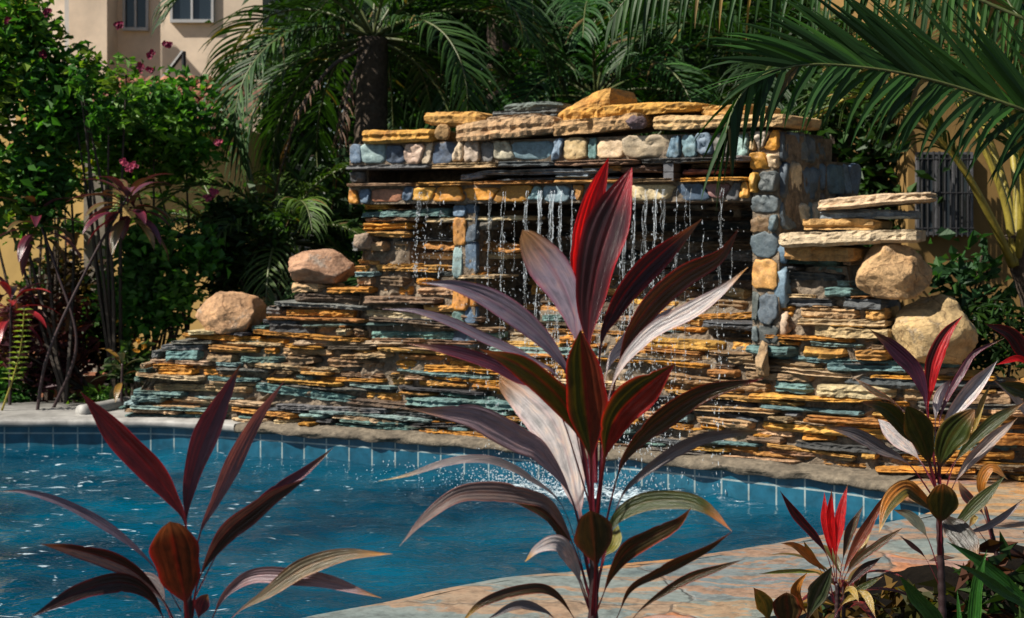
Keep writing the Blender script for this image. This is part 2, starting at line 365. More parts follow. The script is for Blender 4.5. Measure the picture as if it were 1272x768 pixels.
# ------------------------------------------------------------------ plan curves of the place
ZC, ZW = 0.15, -0.05                     # coping top, water level
far_c = [(-6.5, 9.62), (-4.6, 9.58), (-3.43, 9.54), (-2.75, 9.53), (-2.34, 9.49), (-1.9, 9.34), (-1.5, 9.17), (-0.78, 8.86), (-0.40, 8.66), (0.10, 8.42),
         (0.60, 8.16), (1.0, 7.91), (1.385, 7.63), (1.72, 7.38), (1.93, 7.16)]
near_c = [(2.05, 6.85), (1.97, 6.56), (1.74, 6.31), (1.13, 5.86), (0.97, 5.76), (0.648, 5.56), (0.377, 5.46), (0.267, 5.37), (0.018, 5.28), (-0.10, 5.21),
          (-0.254, 5.09), (-0.434, 4.92), (-0.67, 4.74), (-1.05, 4.42), (-1.7, 4.05), (-2.8, 3.75), (-4.5, 3.6), (-6.5, 3.6)]
farP = crom(far_c, 260); nearP = crom(near_c, 220)
pool = np.vstack([farP, crom([far_c[-1], (2.02, 7.02), near_c[0]], 12)[1:-1], nearP])

wall_c = []
ext = far_c[3:14] + [(2.05, 7.22), (2.45, 7.12), (3.0, 7.08), (3.8, 7.08)]
e = crom(ext, 500)
tg = np.gradient(e, axis=0); tg /= np.linalg.norm(tg, axis=1)[:, None]
nb = np.stack([-tg[:, 1], tg[:, 0]], 1)           # away from the pool
wp = e + nb * 0.165
wp = crom(wp[::12], 900)
wt = np.gradient(wp, axis=0); wt /= np.linalg.norm(wt, axis=1)[:, None]
for _ in range(40):
    wt[1:-1] = (wt[:-2] + wt[2:] + wt[1:-1]) / 3
wt /= np.linalg.norm(wt, axis=1)[:, None]
wn = np.stack([wt[:, 1], -wt[:, 0]], 1)           # towards the pool
ws = np.concatenate([[0], np.cumsum(np.linalg.norm(np.diff(wp, axis=0), axis=1))])
wpx = CX + FPX * wp[:, 0] / wp[:, 1]
def S(px): return float(np.interp(px, wpx, ws))
def PX(s): return float(np.interp(s, ws, wpx))
def YS(s): return float(np.interp(s, ws, wp[:, 1]))
def ZP(px, py): return CAMZ - (py - HY) * YS(S(px)) / FPX
def W3(s, d, z):
    """wall coordinates (along, towards the pool, up) -> world; arrays allowed"""
    s = np.asarray(s, float); d = np.asarray(d, float); z = np.asarray(z, float)
    s, d, z = np.broadcast_arrays(s, d, z)
    over = np.maximum(0, s - ws[-1]) + np.minimum(0, s)
    x = np.interp(s, ws, wp[:, 0]) + d * np.interp(s, ws, wn[:, 0]) + over
    y = np.interp(s, ws, wp[:, 1]) + d * np.interp(s, ws, wn[:, 1])
    return np.stack([x, y, z], -1)
def sstep(a, b, x):
    t = np.clip((np.asarray(x, float) - a) / (b - a), 0, 1); return t * t * (3 - 2 * t)

# ------------------------------------------------------------------ ground, pool, deck
def fill(outer, holes, z, name, mat):
    bm = bmesh.new(); edges = []
    for loop in [outer] + holes:
        vs_ = [bm.verts.new((float(p[0]), float(p[1]), z)) for p in loop]
        for i in range(len(vs_)): edges.append(bm.edges.new((vs_[i], vs_[(i + 1) % len(vs_)])))
    bmesh.ops.triangle_fill(bm, use_beauty=True, edges=edges, normal=(0, 0, 1))
    for f in bm.faces:
        if f.normal.z < 0: f.normal_flip()
    me = bpy.data.meshes.new(name); bm.to_mesh(me); bm.free(); me.materials.append(mat)
    o = bpy.data.objects.new(name, me); COL.objects.link(o); return o
def offset(poly, d):
    p = np.asarray(poly, float); t = np.roll(p, -1, 0) - np.roll(p, 1, 0); t /= np.linalg.norm(t, axis=1)[:, None] + 1e-9
    return p + np.stack([-t[:, 1], t[:, 0]], 1) * d
g = fill([(-900, -60), (900, -60), (900, 1500), (-900, 1500)], [offset(pool, 0.10)], 0.06, 'ground', M['soil'])
tag(g, 'dark bare soil of the planting beds around the pool', 'ground', kind='structure')

# pool shell: tiled wall below the coping, floor
a = Acc()
pl = np.vstack([pool, pool[:1]]); L_ = np.concatenate([[0], np.cumsum(np.linalg.norm(np.diff(pl, axis=0), axis=1))])
po = offset(pool, 0.03); po = np.vstack([po, po[:1]])
zz = np.array([-0.9, -0.3, 0.0, 0.115])
V = np.zeros((len(pl), len(zz), 3)); UV = np.zeros((len(pl), len(zz), 2))
for k, z in enumerate(zz):
    V[:, k, :2] = po; V[:, k, 2] = z; UV[:, k, 0] = L_ + 0.05; UV[:, k, 1] = z + 0.108 + 1.6
a.grid(V, uv=UV)
tag(obj('pool_wall', a, M['tile']), 'blue square tiles with pale grout along the pool waterline', 'pool wall', kind='structure')
f = fill(offset(pool, 0.04), [], -0.85, 'pool_floor', M['tile']); tag(f, 'deep blue floor of the pool under the water', 'pool floor', kind='structure')

# water surface
def inside(pts, poly):
    x, y = pts[:, 0], pts[:, 1]; r = np.zeros(len(pts), bool); j = len(poly) - 1
    for i in range(len(poly)):
        xi, yi = poly[i]; xj, yj = poly[j]
        c = ((yi > y) != (yj > y)) & (x < (xj - xi) * (y - yi) / (yj - yi + 1e-12) + xi); r ^= c; j = i
    return r
st = 0.028
gx = np.arange(-6.4, 2.3, st); gy = np.arange(3.5, 9.75, st)
XX, YY = np.meshgrid(gx, gy, indexing='ij')
rip = np.zeros_like(XX)
for k in range(26):
    th = rng.uniform(0, 2 * math.pi) if k < 14 else rng.normal(1.4, 0.5); lam = 10 ** rng.uniform(-0.85, -0.15)
    rip += np.sin((XX * math.cos(th) + YY * math.sin(th)) * 2 * math.pi / lam + rng.uniform(0, 6.28)) * lam * 0.0055
sp_c = W3(S(735), 0.45, 0)[:2]
dist = np.hypot((XX - sp_c[0]) * 0.8, YY - sp_c[1])
rip += 0.006 * np.sin(dist * 2 * math.pi / 0.17) * np.exp(-dist / 1.4)
# foam strength: along the foot of the fall
fs = np.zeros_like(XX)
for px, r, s_ in [(600, 0.16, 0.30), (650, 0.24, 0.42), (705, 0.30, 0.48), (760, 0.30, 0.52), (815, 0.28, 0.52), (865, 0.24, 0.46), (560, 0.18, 0.22), (520, 0.2, 0.12)]:
    c = W3(S(px), 0.42, 0)
    fs = np.maximum(fs, (s_ - 0.07) * np.exp(-(((XX - c[0]) / (r * 1.5)) ** 2 + ((YY - c[1]) / (r * 1.25)) ** 2)))
Z = ZW + rip + fs * rng.normal(0, 0.012, XX.shape)
keep = inside(np.stack([XX.ravel(), YY.ravel()], 1), offset(pool, 0.05)).reshape(XX.shape)
a = Acc(); idx = -np.ones(XX.shape, int); kk = np.argwhere(keep); idx[keep] = np.arange(keep.sum())
q = keep[:-1, :-1] & keep[1:, :-1] & keep[:-1, 1:] & keep[1:, 1:]
ii = np.argwhere(q)
F = [[idx[i, j], idx[i + 1, j], idx[i + 1, j + 1], idx[i, j + 1]] for i, j in ii]
vv = np.stack([XX[keep], YY[keep], Z[keep]], 1); cc = np.stack([fs[keep], 0.25 + 0.75 * sstep(-0.3, -2.0, XX[keep]) + fs[keep], fs[keep]], 1)  # green channel: strength of the painted glints, more to the left
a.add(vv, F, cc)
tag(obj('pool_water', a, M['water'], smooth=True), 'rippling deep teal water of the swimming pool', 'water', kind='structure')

# copings: far strip in front of the stone wall, and the near flagstone deck with its rounded lip
def strip(curve, prof, name, mat, jit=0.0, sub=1):
    """prof: list of (offset away from pool, z)"""
    c = np.asarray(curve); t = np.gradient(c, axis=0); t /= np.linalg.norm(t, axis=1)[:, None]
    nn = np.stack([-t[:, 1], t[:, 0]], 1)
    V = np.zeros((len(c), len(prof), 3))
    for k, (d, z) in enumerate(prof):
        jj = np.array([mnoise.noise(Vector((float(p[0]) * 7, float(p[1]) * 7, k * 0.7))) for p in c]) * jit
        V[:, k, :2] = c + nn * (d + jj)[:, None]; V[:, k, 2] = z + jj * 0.5
    a = Acc(); a.grid(V); return obj(name, a, mat, smooth=True)
kL = int(np.argmin(np.abs(CX + FPX * farP[:, 0] / farP[:, 1] - 292)))
o = strip(farP[:kL + 1], [(0.05, 0.095), (-0.01, 0.10), (-0.02, 0.115), (-0.018, 0.135), (-0.01, ZC), (0.12, ZC + 0.003), (0.45, ZC + 0.002), (0.9, ZC), (0.9, 0.0)], 'pool_coping', M['white'], 0.006)
tag(o, 'smooth pale coping along the far left edge of the pool', 'coping', kind='structure')
o = strip(farP[kL:], [(0.05, 0.095), (-0.005, 0.10), (-0.015, 0.112), (-0.012, 0.13), (0.0, ZC - 0.005), (0.1, ZC + 0.01), (0.22, ZC + 0.02), (0.35, ZC), (0.35, 0.0)], 'pool_coping', M['coping'], 0.03)
tag(o, 'rough cement coping along the foot of the slate wall', 'coping', kind='structure')
nc = np.vstack([crom([farP[-1], (2.02, 7.02), near_c[0]], 14), nearP[1:]])
o = strip(nc, [(0.06, 0.06), (-0.01, 0.065), (-0.035, 0.09), (-0.03, 0.125), (-0.005, ZC - 0.004), (0.05, ZC)], 'deck_edge', M['flag'], 0.012)
tag(o, 'rounded flagstone lip of the pool deck above the water', 'deck edge', kind='structure')
inner = offset(nc, 0.045)
t_ = np.gradient(nc, axis=0); t_ /= np.linalg.norm(t_, axis=1)[:, None]
inner = nc + np.stack([-t_[:, 1], t_[:, 0]], 1) * 0.048
outer = [(-6.5, 3.0), (-4.5, 3.0), (-2.6, 3.1), (-1.5, 3.4), (-0.7, 4.0), (0.0, 4.45), (0.7, 4.65), (1.0, 4.8), (1.25, 5.22), (1.5, 5.3), (1.8, 5.32), (2.1, 5.5), (3.0, 5.6), (5.0, 5.6), (5.0, 7.6), (2.2, 7.6)]
o = fill(list(inner[::1]) + outer, [], ZC, 'pool_deck', M['flag'])
bm = bmesh.new(); bm.from_mesh(o.data)
ed = [q for q in bm.edges if q.is_boundary]
r_ = bmesh.ops.extrude_edge_only(bm, edges=ed); bmesh.ops.translate(bm, verts=[v for v in r_['geom'] if isinstance(v, bmesh.types.BMVert)], vec=(0, 0, -0.095))
bm.to_mesh(o.data); bm.free()
tag(o, 'flagstone pool deck streaked with slate grey, ochre and pink', 'pool deck', kind='structure')

# ------------------------------------------------------------------ stones
OCH = [(0.56, 0.25, 0.030), (0.50, 0.21, 0.028), (0.60, 0.31, 0.060), (0.44, 0.20, 0.045), (0.54, 0.29, 0.075)]
TAN = [(0.50, 0.34, 0.18), (0.44, 0.28, 0.14), (0.56, 0.42, 0.25)]
TEAL = [(0.14, 0.25, 0.23), (0.19, 0.30, 0.28), (0.11, 0.21, 0.20), (0.23, 0.33, 0.33)]
GREY = [(0.085, 0.095, 0.10), (0.14, 0.145, 0.14), (0.06, 0.06, 0.062), (0.17, 0.16, 0.14)]
BRN = [(0.20, 0.125, 0.070), (0.11, 0.072, 0.045), (0.27, 0.165, 0.085)]
BLUE = [(0.15, 0.23, 0.30), (0.10, 0.16, 0.23), (0.19, 0.29, 0.34), (0.06, 0.09, 0.14)]
CREAM = [(0.54, 0.46, 0.36), (0.48, 0.37, 0.26), (0.52, 0.36, 0.21)]
SLB = [(0.10, 0.135, 0.165), (0.06, 0.08, 0.10), (0.14, 0.17, 0.185), (0.08, 0.09, 0.09)]
WET = [(0.030, 0.027, 0.025), (0.045, 0.035, 0.026), (0.028, 0.035, 0.036)]  # wet stone, with the niche's shade put into the colour too
RUST = [(0.30, 0.13, 0.07), (0.20, 0.10, 0.10)]
def pick(w):
    pals = [p for p, _ in w]; ws_ = np.array([q for _, q in w], float)
    pal = pals[rng.choice(len(pals), p=ws_ / ws_.sum())]
    c = np.array(pal[rng.integers(len(pal))]); return np.clip(c * rng.uniform(0.8, 1.2) * rng.uniform(0.94, 1.06, 3), 0.01, 0.9)

def slab(a, f, s0, s1, d0, d1, z0, z1, col, segs=None, rough=1.0, tilt=0.0, tiltd=0.0, endp=5.0, wob=0.22, taper=(1, 1), seat=0):
    """split slab with ragged edges in local (s, d, z); f maps to world. Bedded layers show as lips along the torn front."""
    Ls = s1 - s0; segs = segs or max(8, int(Ls / 0.022))
    H = z1 - z0; D = d1 - d0
    t = np.linspace(-1, 1, segs); su = (t * 0.5 + 0.5) * Ls
    e = np.clip(1 - np.abs(t) ** endp, 0, 1) ** (1 / endp); e = np.maximum(e, 0.25)
    lay = [-1.0, -0.55, -0.1, 0.3, 0.7, 1.0]
    cs = [(-1, -1, 0), (-0.2, -1, 0), (0.6, -1, 0)] + [(1.0, q, k) for k, q in enumerate(lay)] + [(0.6, 1, 0), (-0.2, 1, 0), (-1, 1, 0)]
    def wave(amp, base):
        ph = rng.uniform(0, 6.28, 5)
        return amp * sum(np.sin(su * base * k + ph[i]) / (i + 1.3) for i, k in enumerate((1, 2.2, 4.3, 8.1, 15.0)))
    fr = wave(0.016 * rough, 8)
    lips = [wave(0.004 * rough, 14) + rng.normal(0, 0.007 * rough) for _ in lay]
    lips[0] = lips[0] - 0.006; lips[-1] = lips[-1] - 0.006
    top = wave(wob * 0.30 * H, 7) + rng.normal(0, 0.04 * wob * H, segs); bot = wave(wob * 0.30 * H, 7)
    tp = taper[0] + (taper[1] - taper[0]) * (t * 0.5 + 0.5)
    V = np.zeros((segs, len(cs), 3))
    for j, (cd, cz, k) in enumerate(cs):
        dd = (d0 + d1) / 2 + cd * D / 2
        if cd > 0.9: dd = dd + fr + lips[k] - (1 - e) * min(D, 0.12) * 0.8 + rng.normal(0, 0.003 * rough, segs)
        else: dd = dd + rng.normal(0, 0.003 * rough, segs) * np.ones(segs)
        zz_ = cz * H / 2 * (0.55 + 0.45 * e)
        if seat: zz_ = (cz + 1) * H / 2 * tp * (0.55 + 0.45 * e) - H / 2
        else: zz_ = zz_ * tp
        z = (z0 + z1) / 2 + zz_ + (top if cz > 0.5 else bot if cz < -0.5 else rng.normal(0, 0.05 * H, segs) * 0.5)
        z = z + tilt * (t * Ls / 2) + tiltd * cd * D / 2
        V[:, j] = f((s0 + s1) / 2 + t * Ls / 2, dd, z)
    base = a.n; n = len(cs)
    cv = np.asarray(col)[None, None] * rng.uniform(0.85, 1.12, (segs, 1, 1)) * np.ones((segs, n, 1))
    a.grid(V, cv, closed=True)
    a.f.append([base + j for j in range(n)][::-1]); a.f.append([base + (segs - 1) * n + j for j in range(n)])

def facing(a, f, u0, u1, v0, v1, col, h=0.03, jit=0.1, sl=(0, 0, 0, 0)):
    """one facing stone between slanted joints; f(u, v, h). sl: offsets of left-bottom, left-top, right-bottom, right-top"""
    n = 20; th = np.linspace(0, 2 * math.pi, n, endpoint=False) + rng.uniform(-0.06, 0.06, n)
    p = rng.uniform(4.5, 12.0)
    rr = (np.abs(np.cos(th)) ** p + np.abs(np.sin(th)) ** p) ** (-1 / p)
    X = np.cos(th) * rr * (1 + rng.normal(0, jit * 0.30, n)); Y = np.sin(th) * rr * (1 + rng.normal(0, jit * 0.30, n))
    rings = [(1.0, -0.03), (1.0, h * 0.5), (0.95, h * 0.88), (0.85, h), (0.65, h), (0.45, h), (0.22, h)]
    base = a.n; vs_ = []; tx, ty = rng.normal(0, 0.10), rng.normal(0, 0.10)
    hu, hv = (u1 - u0) / 2, (v1 - v0) / 2
    for sc, hh in rings:
        xx, yy = X * sc, Y * sc; ty_ = yy * 0.5 + 0.5
        ul = u0 + sl[0] * (1 - ty_) + sl[1] * ty_; ur = u1 + sl[2] * (1 - ty_) + sl[3] * ty_
        u = ul + (ur - ul) * (xx * 0.5 + 0.5); v = v0 + (v1 - v0) * ty_
        hz = hh + (tx * xx * hu + ty * yy * hv) * (hh > 0) + np.array([mnoise.noise(Vector((float(p_) * 38, float(q_) * 38, u0 * 9))) for p_, q_ in zip(u, v)]) * h * 0.7 * (hh > h * 0.6)
        vs_.append(f(u, v, hz))
    c = np.asarray(col)[None] * rng.uniform(0.9, 1.1, (n * len(rings), 1))
    a.grid(np.array(vs_), c, closed=True)
    a.f.append([base + (len(rings) - 1) * n + j for j in range(n)])

def panel(a, f, u0, u1, v0, v1, wmean, hmean, w, gap=0.008, h=0.03, jit=0.1):
    rows = max(1, round((v1 - v0) / hmean)); e = np.linspace(v0, v1, rows + 1); e[1:-1] += rng.normal(0, hmean * 0.12, rows - 1)
    for r in range(rows):
        u = u0; l = (0.0, 0.0)
        while u < u1 - 0.02:
            wd = wmean * rng.choice([rng.uniform(0.35, 0.7), rng.uniform(0.7, 1.2), rng.uniform(1.2, 1.9)], p=[0.35, 0.4, 0.25]); last = False
            if u1 - (u + wd) < wmean * 0.45: wd = u1 - u; last = True
            k = min(wd, wmean) * 0.36; rt_ = (0.0, 0.0) if last else tuple(rng.uniform(-k, k, 2))
            dv0, dv1 = rng.uniform(-0.004, 0.016, 2)
            facing(a, f, u + gap / 2, u + wd - gap / 2, e[r] + gap / 2 + dv0, e[r + 1] - gap / 2 - dv1, pick(w), h * rng.uniform(0.4, 1.8), max(jit, 0.14), (l[0], l[1], rt_[0], rt_[1]))
            u += wd; l = rt_

# the wall's outline in the picture, turned into heights along the wall
prof_px = [140, 152, 165, 185, 200, 238, 246, 318, 328, 352, 362, 428, 436, 440, 566, 600, 930, 968, 975, 1062, 1068, 1108, 1116, 1190, 1215, 1300, 1420]
prof_py = [528, 500, 470, 440, 426, 412, 408, 408, 384, 372, 352, 350, 340, 257, 257, 250, 244, 244, 322, 320, 368, 370, 448, 452, 470, 480, 482]
def topz(px):
    py = np.interp(px, prof_px, prof_py); return CAMZ - (py - HY) * np.interp(px, wpx, wp[:, 1]) / FPX
def recess(px, z):
    px = np.asarray(px, float); z = np.asarray(z, float)
    m1 = sstep(592, 604, px) * (1 - sstep(924, 934, px)); m2 = sstep(500, 512, px) * (1 - sstep(566, 574, px))
    return 0.58 * m1 * sstep(0.62, 1.25, z) + 0.17 * m2 * sstep(1.0, 1.3, z)

fall = thing('rock_waterfall', 'stacked slate waterfall wall with a tall stone faced trough spilling water into the pool', 'waterfall', W3(S(735), -0.2, ZC))
# core of the wall (dark mortar that shows between the slabs)
a = Acc(); sg = np.arange(S(170), ws[-1] - 0.02, 0.05); tz = np.linspace(0, 1, 34)
V = np.zeros((len(sg), len(tz) + 2, 3))
for i, s_ in enumerate(sg):
    px = PX(s_); tp_ = min(float(topz(px)), float(topz(px + 9)), float(topz(px - 9))) - (0.07 if px < 330 else 0.045); z = 0.02 + (tp_ - 0.02) * tz
    d = -0.042 - recess(px, z) + rng.normal(0, 0.012, len(z)) + 0.05 * (1 - z)
    V[i, :len(tz)] = W3(s_, d, z); V[i, len(tz)] = W3(s_, d[-1] - 0.45, tp_); V[i, len(tz) + 1] = W3(s_, d[-1] - 0.5, 0.02)
a.grid(V); obj('wall_core', a, M['mortar'], fall)

def course_wall(s_a, s_b):
    secs = {}; filt = lambda p: 150 < p < 1410; z = 0.155
    while z < 1.62:
        h = rng.choice([rng.uniform(0.022, 0.036), rng.uniform(0.036, 0.062)], p=[0.5, 0.5])
        s_ = s_a + rng.uniform(-0.15, 0.05)
        while s_ < s_b:
            ln = rng.choice([rng.uniform(0.09, 0.2), rng.uniform(0.2, 0.45), rng.uniform(0.4, 0.95)], p=[0.16, 0.40, 0.44])
            q = np.linspace(s_, s_ + ln, 13); ok = np.array([float(topz(PX(v))) > z + h * 0.7 - 0.02 and filt(PX(v)) for v in q])
            s0_, l0_ = s_, ln
            if ok.any() and not ok.all():
                ii_ = np.flatnonzero(ok); s_, ln = q[ii_[0]], q[ii_[-1]] - q[ii_[0]]
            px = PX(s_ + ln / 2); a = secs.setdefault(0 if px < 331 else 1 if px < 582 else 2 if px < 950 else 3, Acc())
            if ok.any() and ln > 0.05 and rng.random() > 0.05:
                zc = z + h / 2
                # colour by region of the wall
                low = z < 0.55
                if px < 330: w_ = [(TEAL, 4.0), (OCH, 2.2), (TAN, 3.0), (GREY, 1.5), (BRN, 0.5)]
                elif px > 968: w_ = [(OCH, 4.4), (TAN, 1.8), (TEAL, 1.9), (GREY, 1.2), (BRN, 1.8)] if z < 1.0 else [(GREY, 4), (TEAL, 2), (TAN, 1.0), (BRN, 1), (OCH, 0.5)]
                elif px > 596 and z > 1.12: w_ = [(GREY, 2), (BRN, 3), (WET, 5)]  # upper niche: wet stones darkened further to stand in for shade
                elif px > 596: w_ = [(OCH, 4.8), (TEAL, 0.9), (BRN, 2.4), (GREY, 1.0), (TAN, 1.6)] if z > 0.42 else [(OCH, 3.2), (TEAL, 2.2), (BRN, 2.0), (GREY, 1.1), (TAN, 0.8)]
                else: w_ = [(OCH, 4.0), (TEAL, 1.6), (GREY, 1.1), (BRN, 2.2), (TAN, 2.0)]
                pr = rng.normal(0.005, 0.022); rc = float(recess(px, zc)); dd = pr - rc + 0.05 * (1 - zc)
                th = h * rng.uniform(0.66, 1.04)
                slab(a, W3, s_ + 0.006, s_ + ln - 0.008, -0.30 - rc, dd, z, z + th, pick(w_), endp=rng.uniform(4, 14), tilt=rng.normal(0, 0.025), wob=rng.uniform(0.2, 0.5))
                if rng.random() < 0.3:      # thin chip wedged above
                    slab(a, W3, s_ + ln * 0.2, s_ + ln * 0.7, -0.1 - rc, dd - 0.01, z + th, z + h + 0.004, pick(w_), endp=4)
            s_ = s0_ + l0_ + rng.uniform(0.0, 0.02)
        z += h
    return secs
for k, a in sorted(course_wall(S(150), S(1400)).items()): obj('stacked_slate', a, M['slate'], fall)

# trough: lower band (lip), slot, lintel, upper band
sL, sR = S(437), S(936)
ZL0, ZL1, ZS1, ZU0, ZU1 = 1.585, 1.70, 1.80, 1.83, 1.978
def fb(d0): return lambda u, v, h: W3(u, d0 + h, v)
a = Acc()
def prism(a, s0, s1, d0, d1, z0, z1, n=24):
    sg = np.linspace(s0, s1, n); V = np.zeros((n, 4, 3))
    for k, (d, z) in enumerate([(d0, z0), (d1, z0), (d1, z1), (d0, z1)]): V[:, k] = W3(sg, d, z)
    b = a.n; a.grid(V, closed=True); a.f.append([b, b + 1, b + 2, b + 3][::-1]); a.f.append([b + (n - 1) * 4 + j for j in range(4)])
prism(a, sL, sR, -0.75, 0.035, ZL0, ZL1); prism(a, sL, sR + 0.05, -0.75, 0.030, ZU0, ZU1 - 0.01)
prism(a, sL + 0.02, sR, -0.75, -0.42, ZL1, ZU0); prism(a, sL + 0.03, sR + 0.02, -1.0, -0.70, 0.9, ZL1 + 0.01)
prism(a, sL, sL + 0.12, -0.42, 0.0, ZL1, ZU0)
obj('trough_core', a, M['mortar'], fall)
a = Acc()
panel(a, fb(0.036), sL, sR, ZL0, ZL1 - 0.004, 0.14, 0.11, [(OCH, 3), (BLUE, 3), (TEAL, 1.3), (TAN, 1.4), (RUST, 0.8), (GREY, 1.0)], h=0.018)
obj('lip_facing', a, M['cobble'], fall, True)
a = Acc()
panel(a, fb(0.031), sL, sR, ZU0, ZU1 - 0.006, 0.145, 0.14, [(BLUE, 2.2), (TEAL, 2.6), (CREAM, 3), (TAN, 1.2), (OCH, 0.5), (GREY, 0.8)], h=0.02, gap=0.008)
obj('upper_facing', a, M['cobble'], fall, True)
a = Acc()                                         # corner stones beside the slot
panel(a, fb(0.0), sL, sL + 0.115, ZL1 + 0.012, ZS1 - 0.004, 0.06, 0.1, [(CREAM, 2), (GREY, 2), (BLUE, 1)], h=0.04)
obj('slot_pier', a, M['cobble'], fall, True)
a = Acc()                                         # thin ledges: lintel under the upper band, ochre sill on the lip
s_ = sL - 0.02
while s_ < sR:
    ln = min(rng.uniform(0.35, 0.7), sR + 0.02 - s_); slab(a, W3, s_, s_ + ln, -0.3, 0.10 + rng.uniform(-0.015, 0.02), ZS1 + 0.002, ZU0 + 0.002, pick([(GREY, 3), (BRN, 1), (TAN, .6)]), wob=0.12); s_ += ln
s_ = sL - 0.01
while s_ < sR:
    ln = min(rng.uniform(0.25, 0.6), sR + 0.02 - s_); slab(a, W3, s_, s_ + ln, -0.4, 0.085 + rng.uniform(-0.015, 0.02), ZL1 - 0.003, ZL1 + 0.017, pick([(OCH, 3), (TAN, 1), (BRN, 1)]), wob=0.12); s_ += ln
slab(a, W3, S(597), S(770), -0.30, 0.05, 1.755, 1.785, (0.24, 0.28, 0.32), wob=0.3)
slab(a, W3, S(572), S(606), -0.25, 0.04, 1.735, 1.775, (0.22, 0.26, 0.32), wob=0.5, tilt=0.12)
slab(a, W3, S(615), S(800), -0.30, 0.03, 1.716, 1.733, (0.13, 0.15, 0.17), wob=0.3)
slab(a, W3, S(690), S(740), -0.20, 0.04, 1.733, 1.757, (0.26, 0.32, 0.37), wob=0.3)
slab(a, W3, S(720), S(778), -0.25, 0.035, 1.765, 1.800, (0.42, 0.26, 0.10), wob=0.3)
slab(a, W3, S(768), S(828), -0.25, 0.03, 1.755, 1.800, (0.12, 0.07, 0.05), wob=0.3)
slab(a, W3, S(845), S(905), -0.3, 0.0, 1.74, 1.77, (0.22, 0.10, 0.10), wob=0.4)
slab(a, W3, S(850), S(915), -0.3, -0.02, 1.775, 1.80, (0.30, 0.2, 0.12), wob=0.4)
obj('ledge', a, M['slate'], fall)
a = Acc()                                         # steel spout block in the slot
for k in range(2):
    c = W3(S(838), 0.03, 1.728 + 0.05 * k); t3 = np.array([*wt[np.searchsorted(ws, S(838))], 0]); n3 = np.array([*wn[np.searchsorted(ws, S(838))], 0])
    a.box(c, (0.062, 0.10, 0.046), ax=np.stack([t3, n3, [0, 0, 1]]))
obj('spout_block', a, M['steel'], fall)

# left post and right pillar, tower side faces
a = Acc(); zb = ZP(577, 436)
prism(a, S(565), S(590), -0.16, 0.0, zb, ZL0, 4); obj('post_core', a, M['mortar'], fall)
a = Acc(); z = zb
for hh, c in [(0.15, BLUE[3]), (0.10, TEAL[0]), (0.20, OCH[1]), (0.20, TEAL[3]), (0.18, OCH[3]), (0.16, BLUE[1]), (0.2, BLUE[3])]:
    z1 = min(z + hh, ZL0 - 0.003)
    if z1 - z < 0.03: break
    facing(a, fb(0.0), S(563.5), S(577 + rng.uniform(-3, 6)), z, z1 - 0.006, np.array(c) * rng.uniform(.8, 1.1), 0.014, 0.07)
    facing(a, fb(-0.01), S(578), S(592), z + 0.02, min(z1 + 0.03, ZL0 - 0.003), pick([(BLUE, 3), (GREY, 2), (OCH, 1)]), 0.014, 0.07)
    z = z1
obj('left_post', a, M['cobble'], fall, True)
a = Acc(); zb = ZP(951, 428)
prism(a, S(937), S(970), -0.55, 0.02, zb, ZU1 - 0.012, 4)
prism(a, S(970) - 0.02, S(970) + 0.02, -0.62, -0.02, ZP(970, 330), ZU1 - 0.03, 4)
prism(a, S(938), S(978), -0.95, -0.5, 0.3, ZP(1020, 195), 4)
obj('pillar_core', a, M['mortar'], fall)
a = Acc()
panel(a, fb(0.022), S(936), S(971), ZP(951, 240), ZU1 - 0.01, 0.085, 0.115, [(CREAM, 2.6), (TAN, 2), (OCH, 2), (GREY, 1)], h=0.03)
panel(a, fb(0.022), S(937), S(969), zb, ZP(951, 362), 0.13, 0.15, [(SLB, 3), (BLUE, 0.6)], h=0.016, jit=0.26, gap=0.002)
panel(a, fb(0.022), S(937), S(969), ZP(951, 362), ZP(951, 318), 0.10, 0.21, [(OCH[3:], 1), (TAN, 1)], h=0.016, jit=0.2)
panel(a, fb(0.022), S(937), S(969), ZP(951, 318), ZP(951, 240), 0.11, 0.12, [(SLB, 4), (BRN, 0.8)], h=0.016, jit=0.26, gap=0.002)
obj('right_pillar', a, M['cobble'], fall, True)
a = Acc(); s1 = S(970)
side = lambda u, v, h: W3(s1 + 0.004 + h, 0.02 - u, v)
panel(a, side, 0.0, 0.56, ZP(970, 420), ZU1 - 0.012, 0.13, 0.19, [(SLB, 4), (BLUE, 2.4), (CREAM, 0.6), (RUST, 0.4)], h=0.02, jit=0.16)
s2 = S(978)
side2 = lambda u, v, h: W3(s2 + h, -0.5 - u, v)
panel(a, side2, 0.0, 0.45, 0.7, ZP(1020, 195), 0.17, 0.2, [(BLUE, 3), (GREY, 2), (CREAM, 0.8)], h=0.02, jit=0.16)
panel(a, fb(-0.5), S(938), s2, 0.9, ZP(1020, 195), 0.14, 0.18, [(BLUE, 2), (GREY, 2)], h=0.03)
obj('side_facing', a, M['cobble'], fall, True)

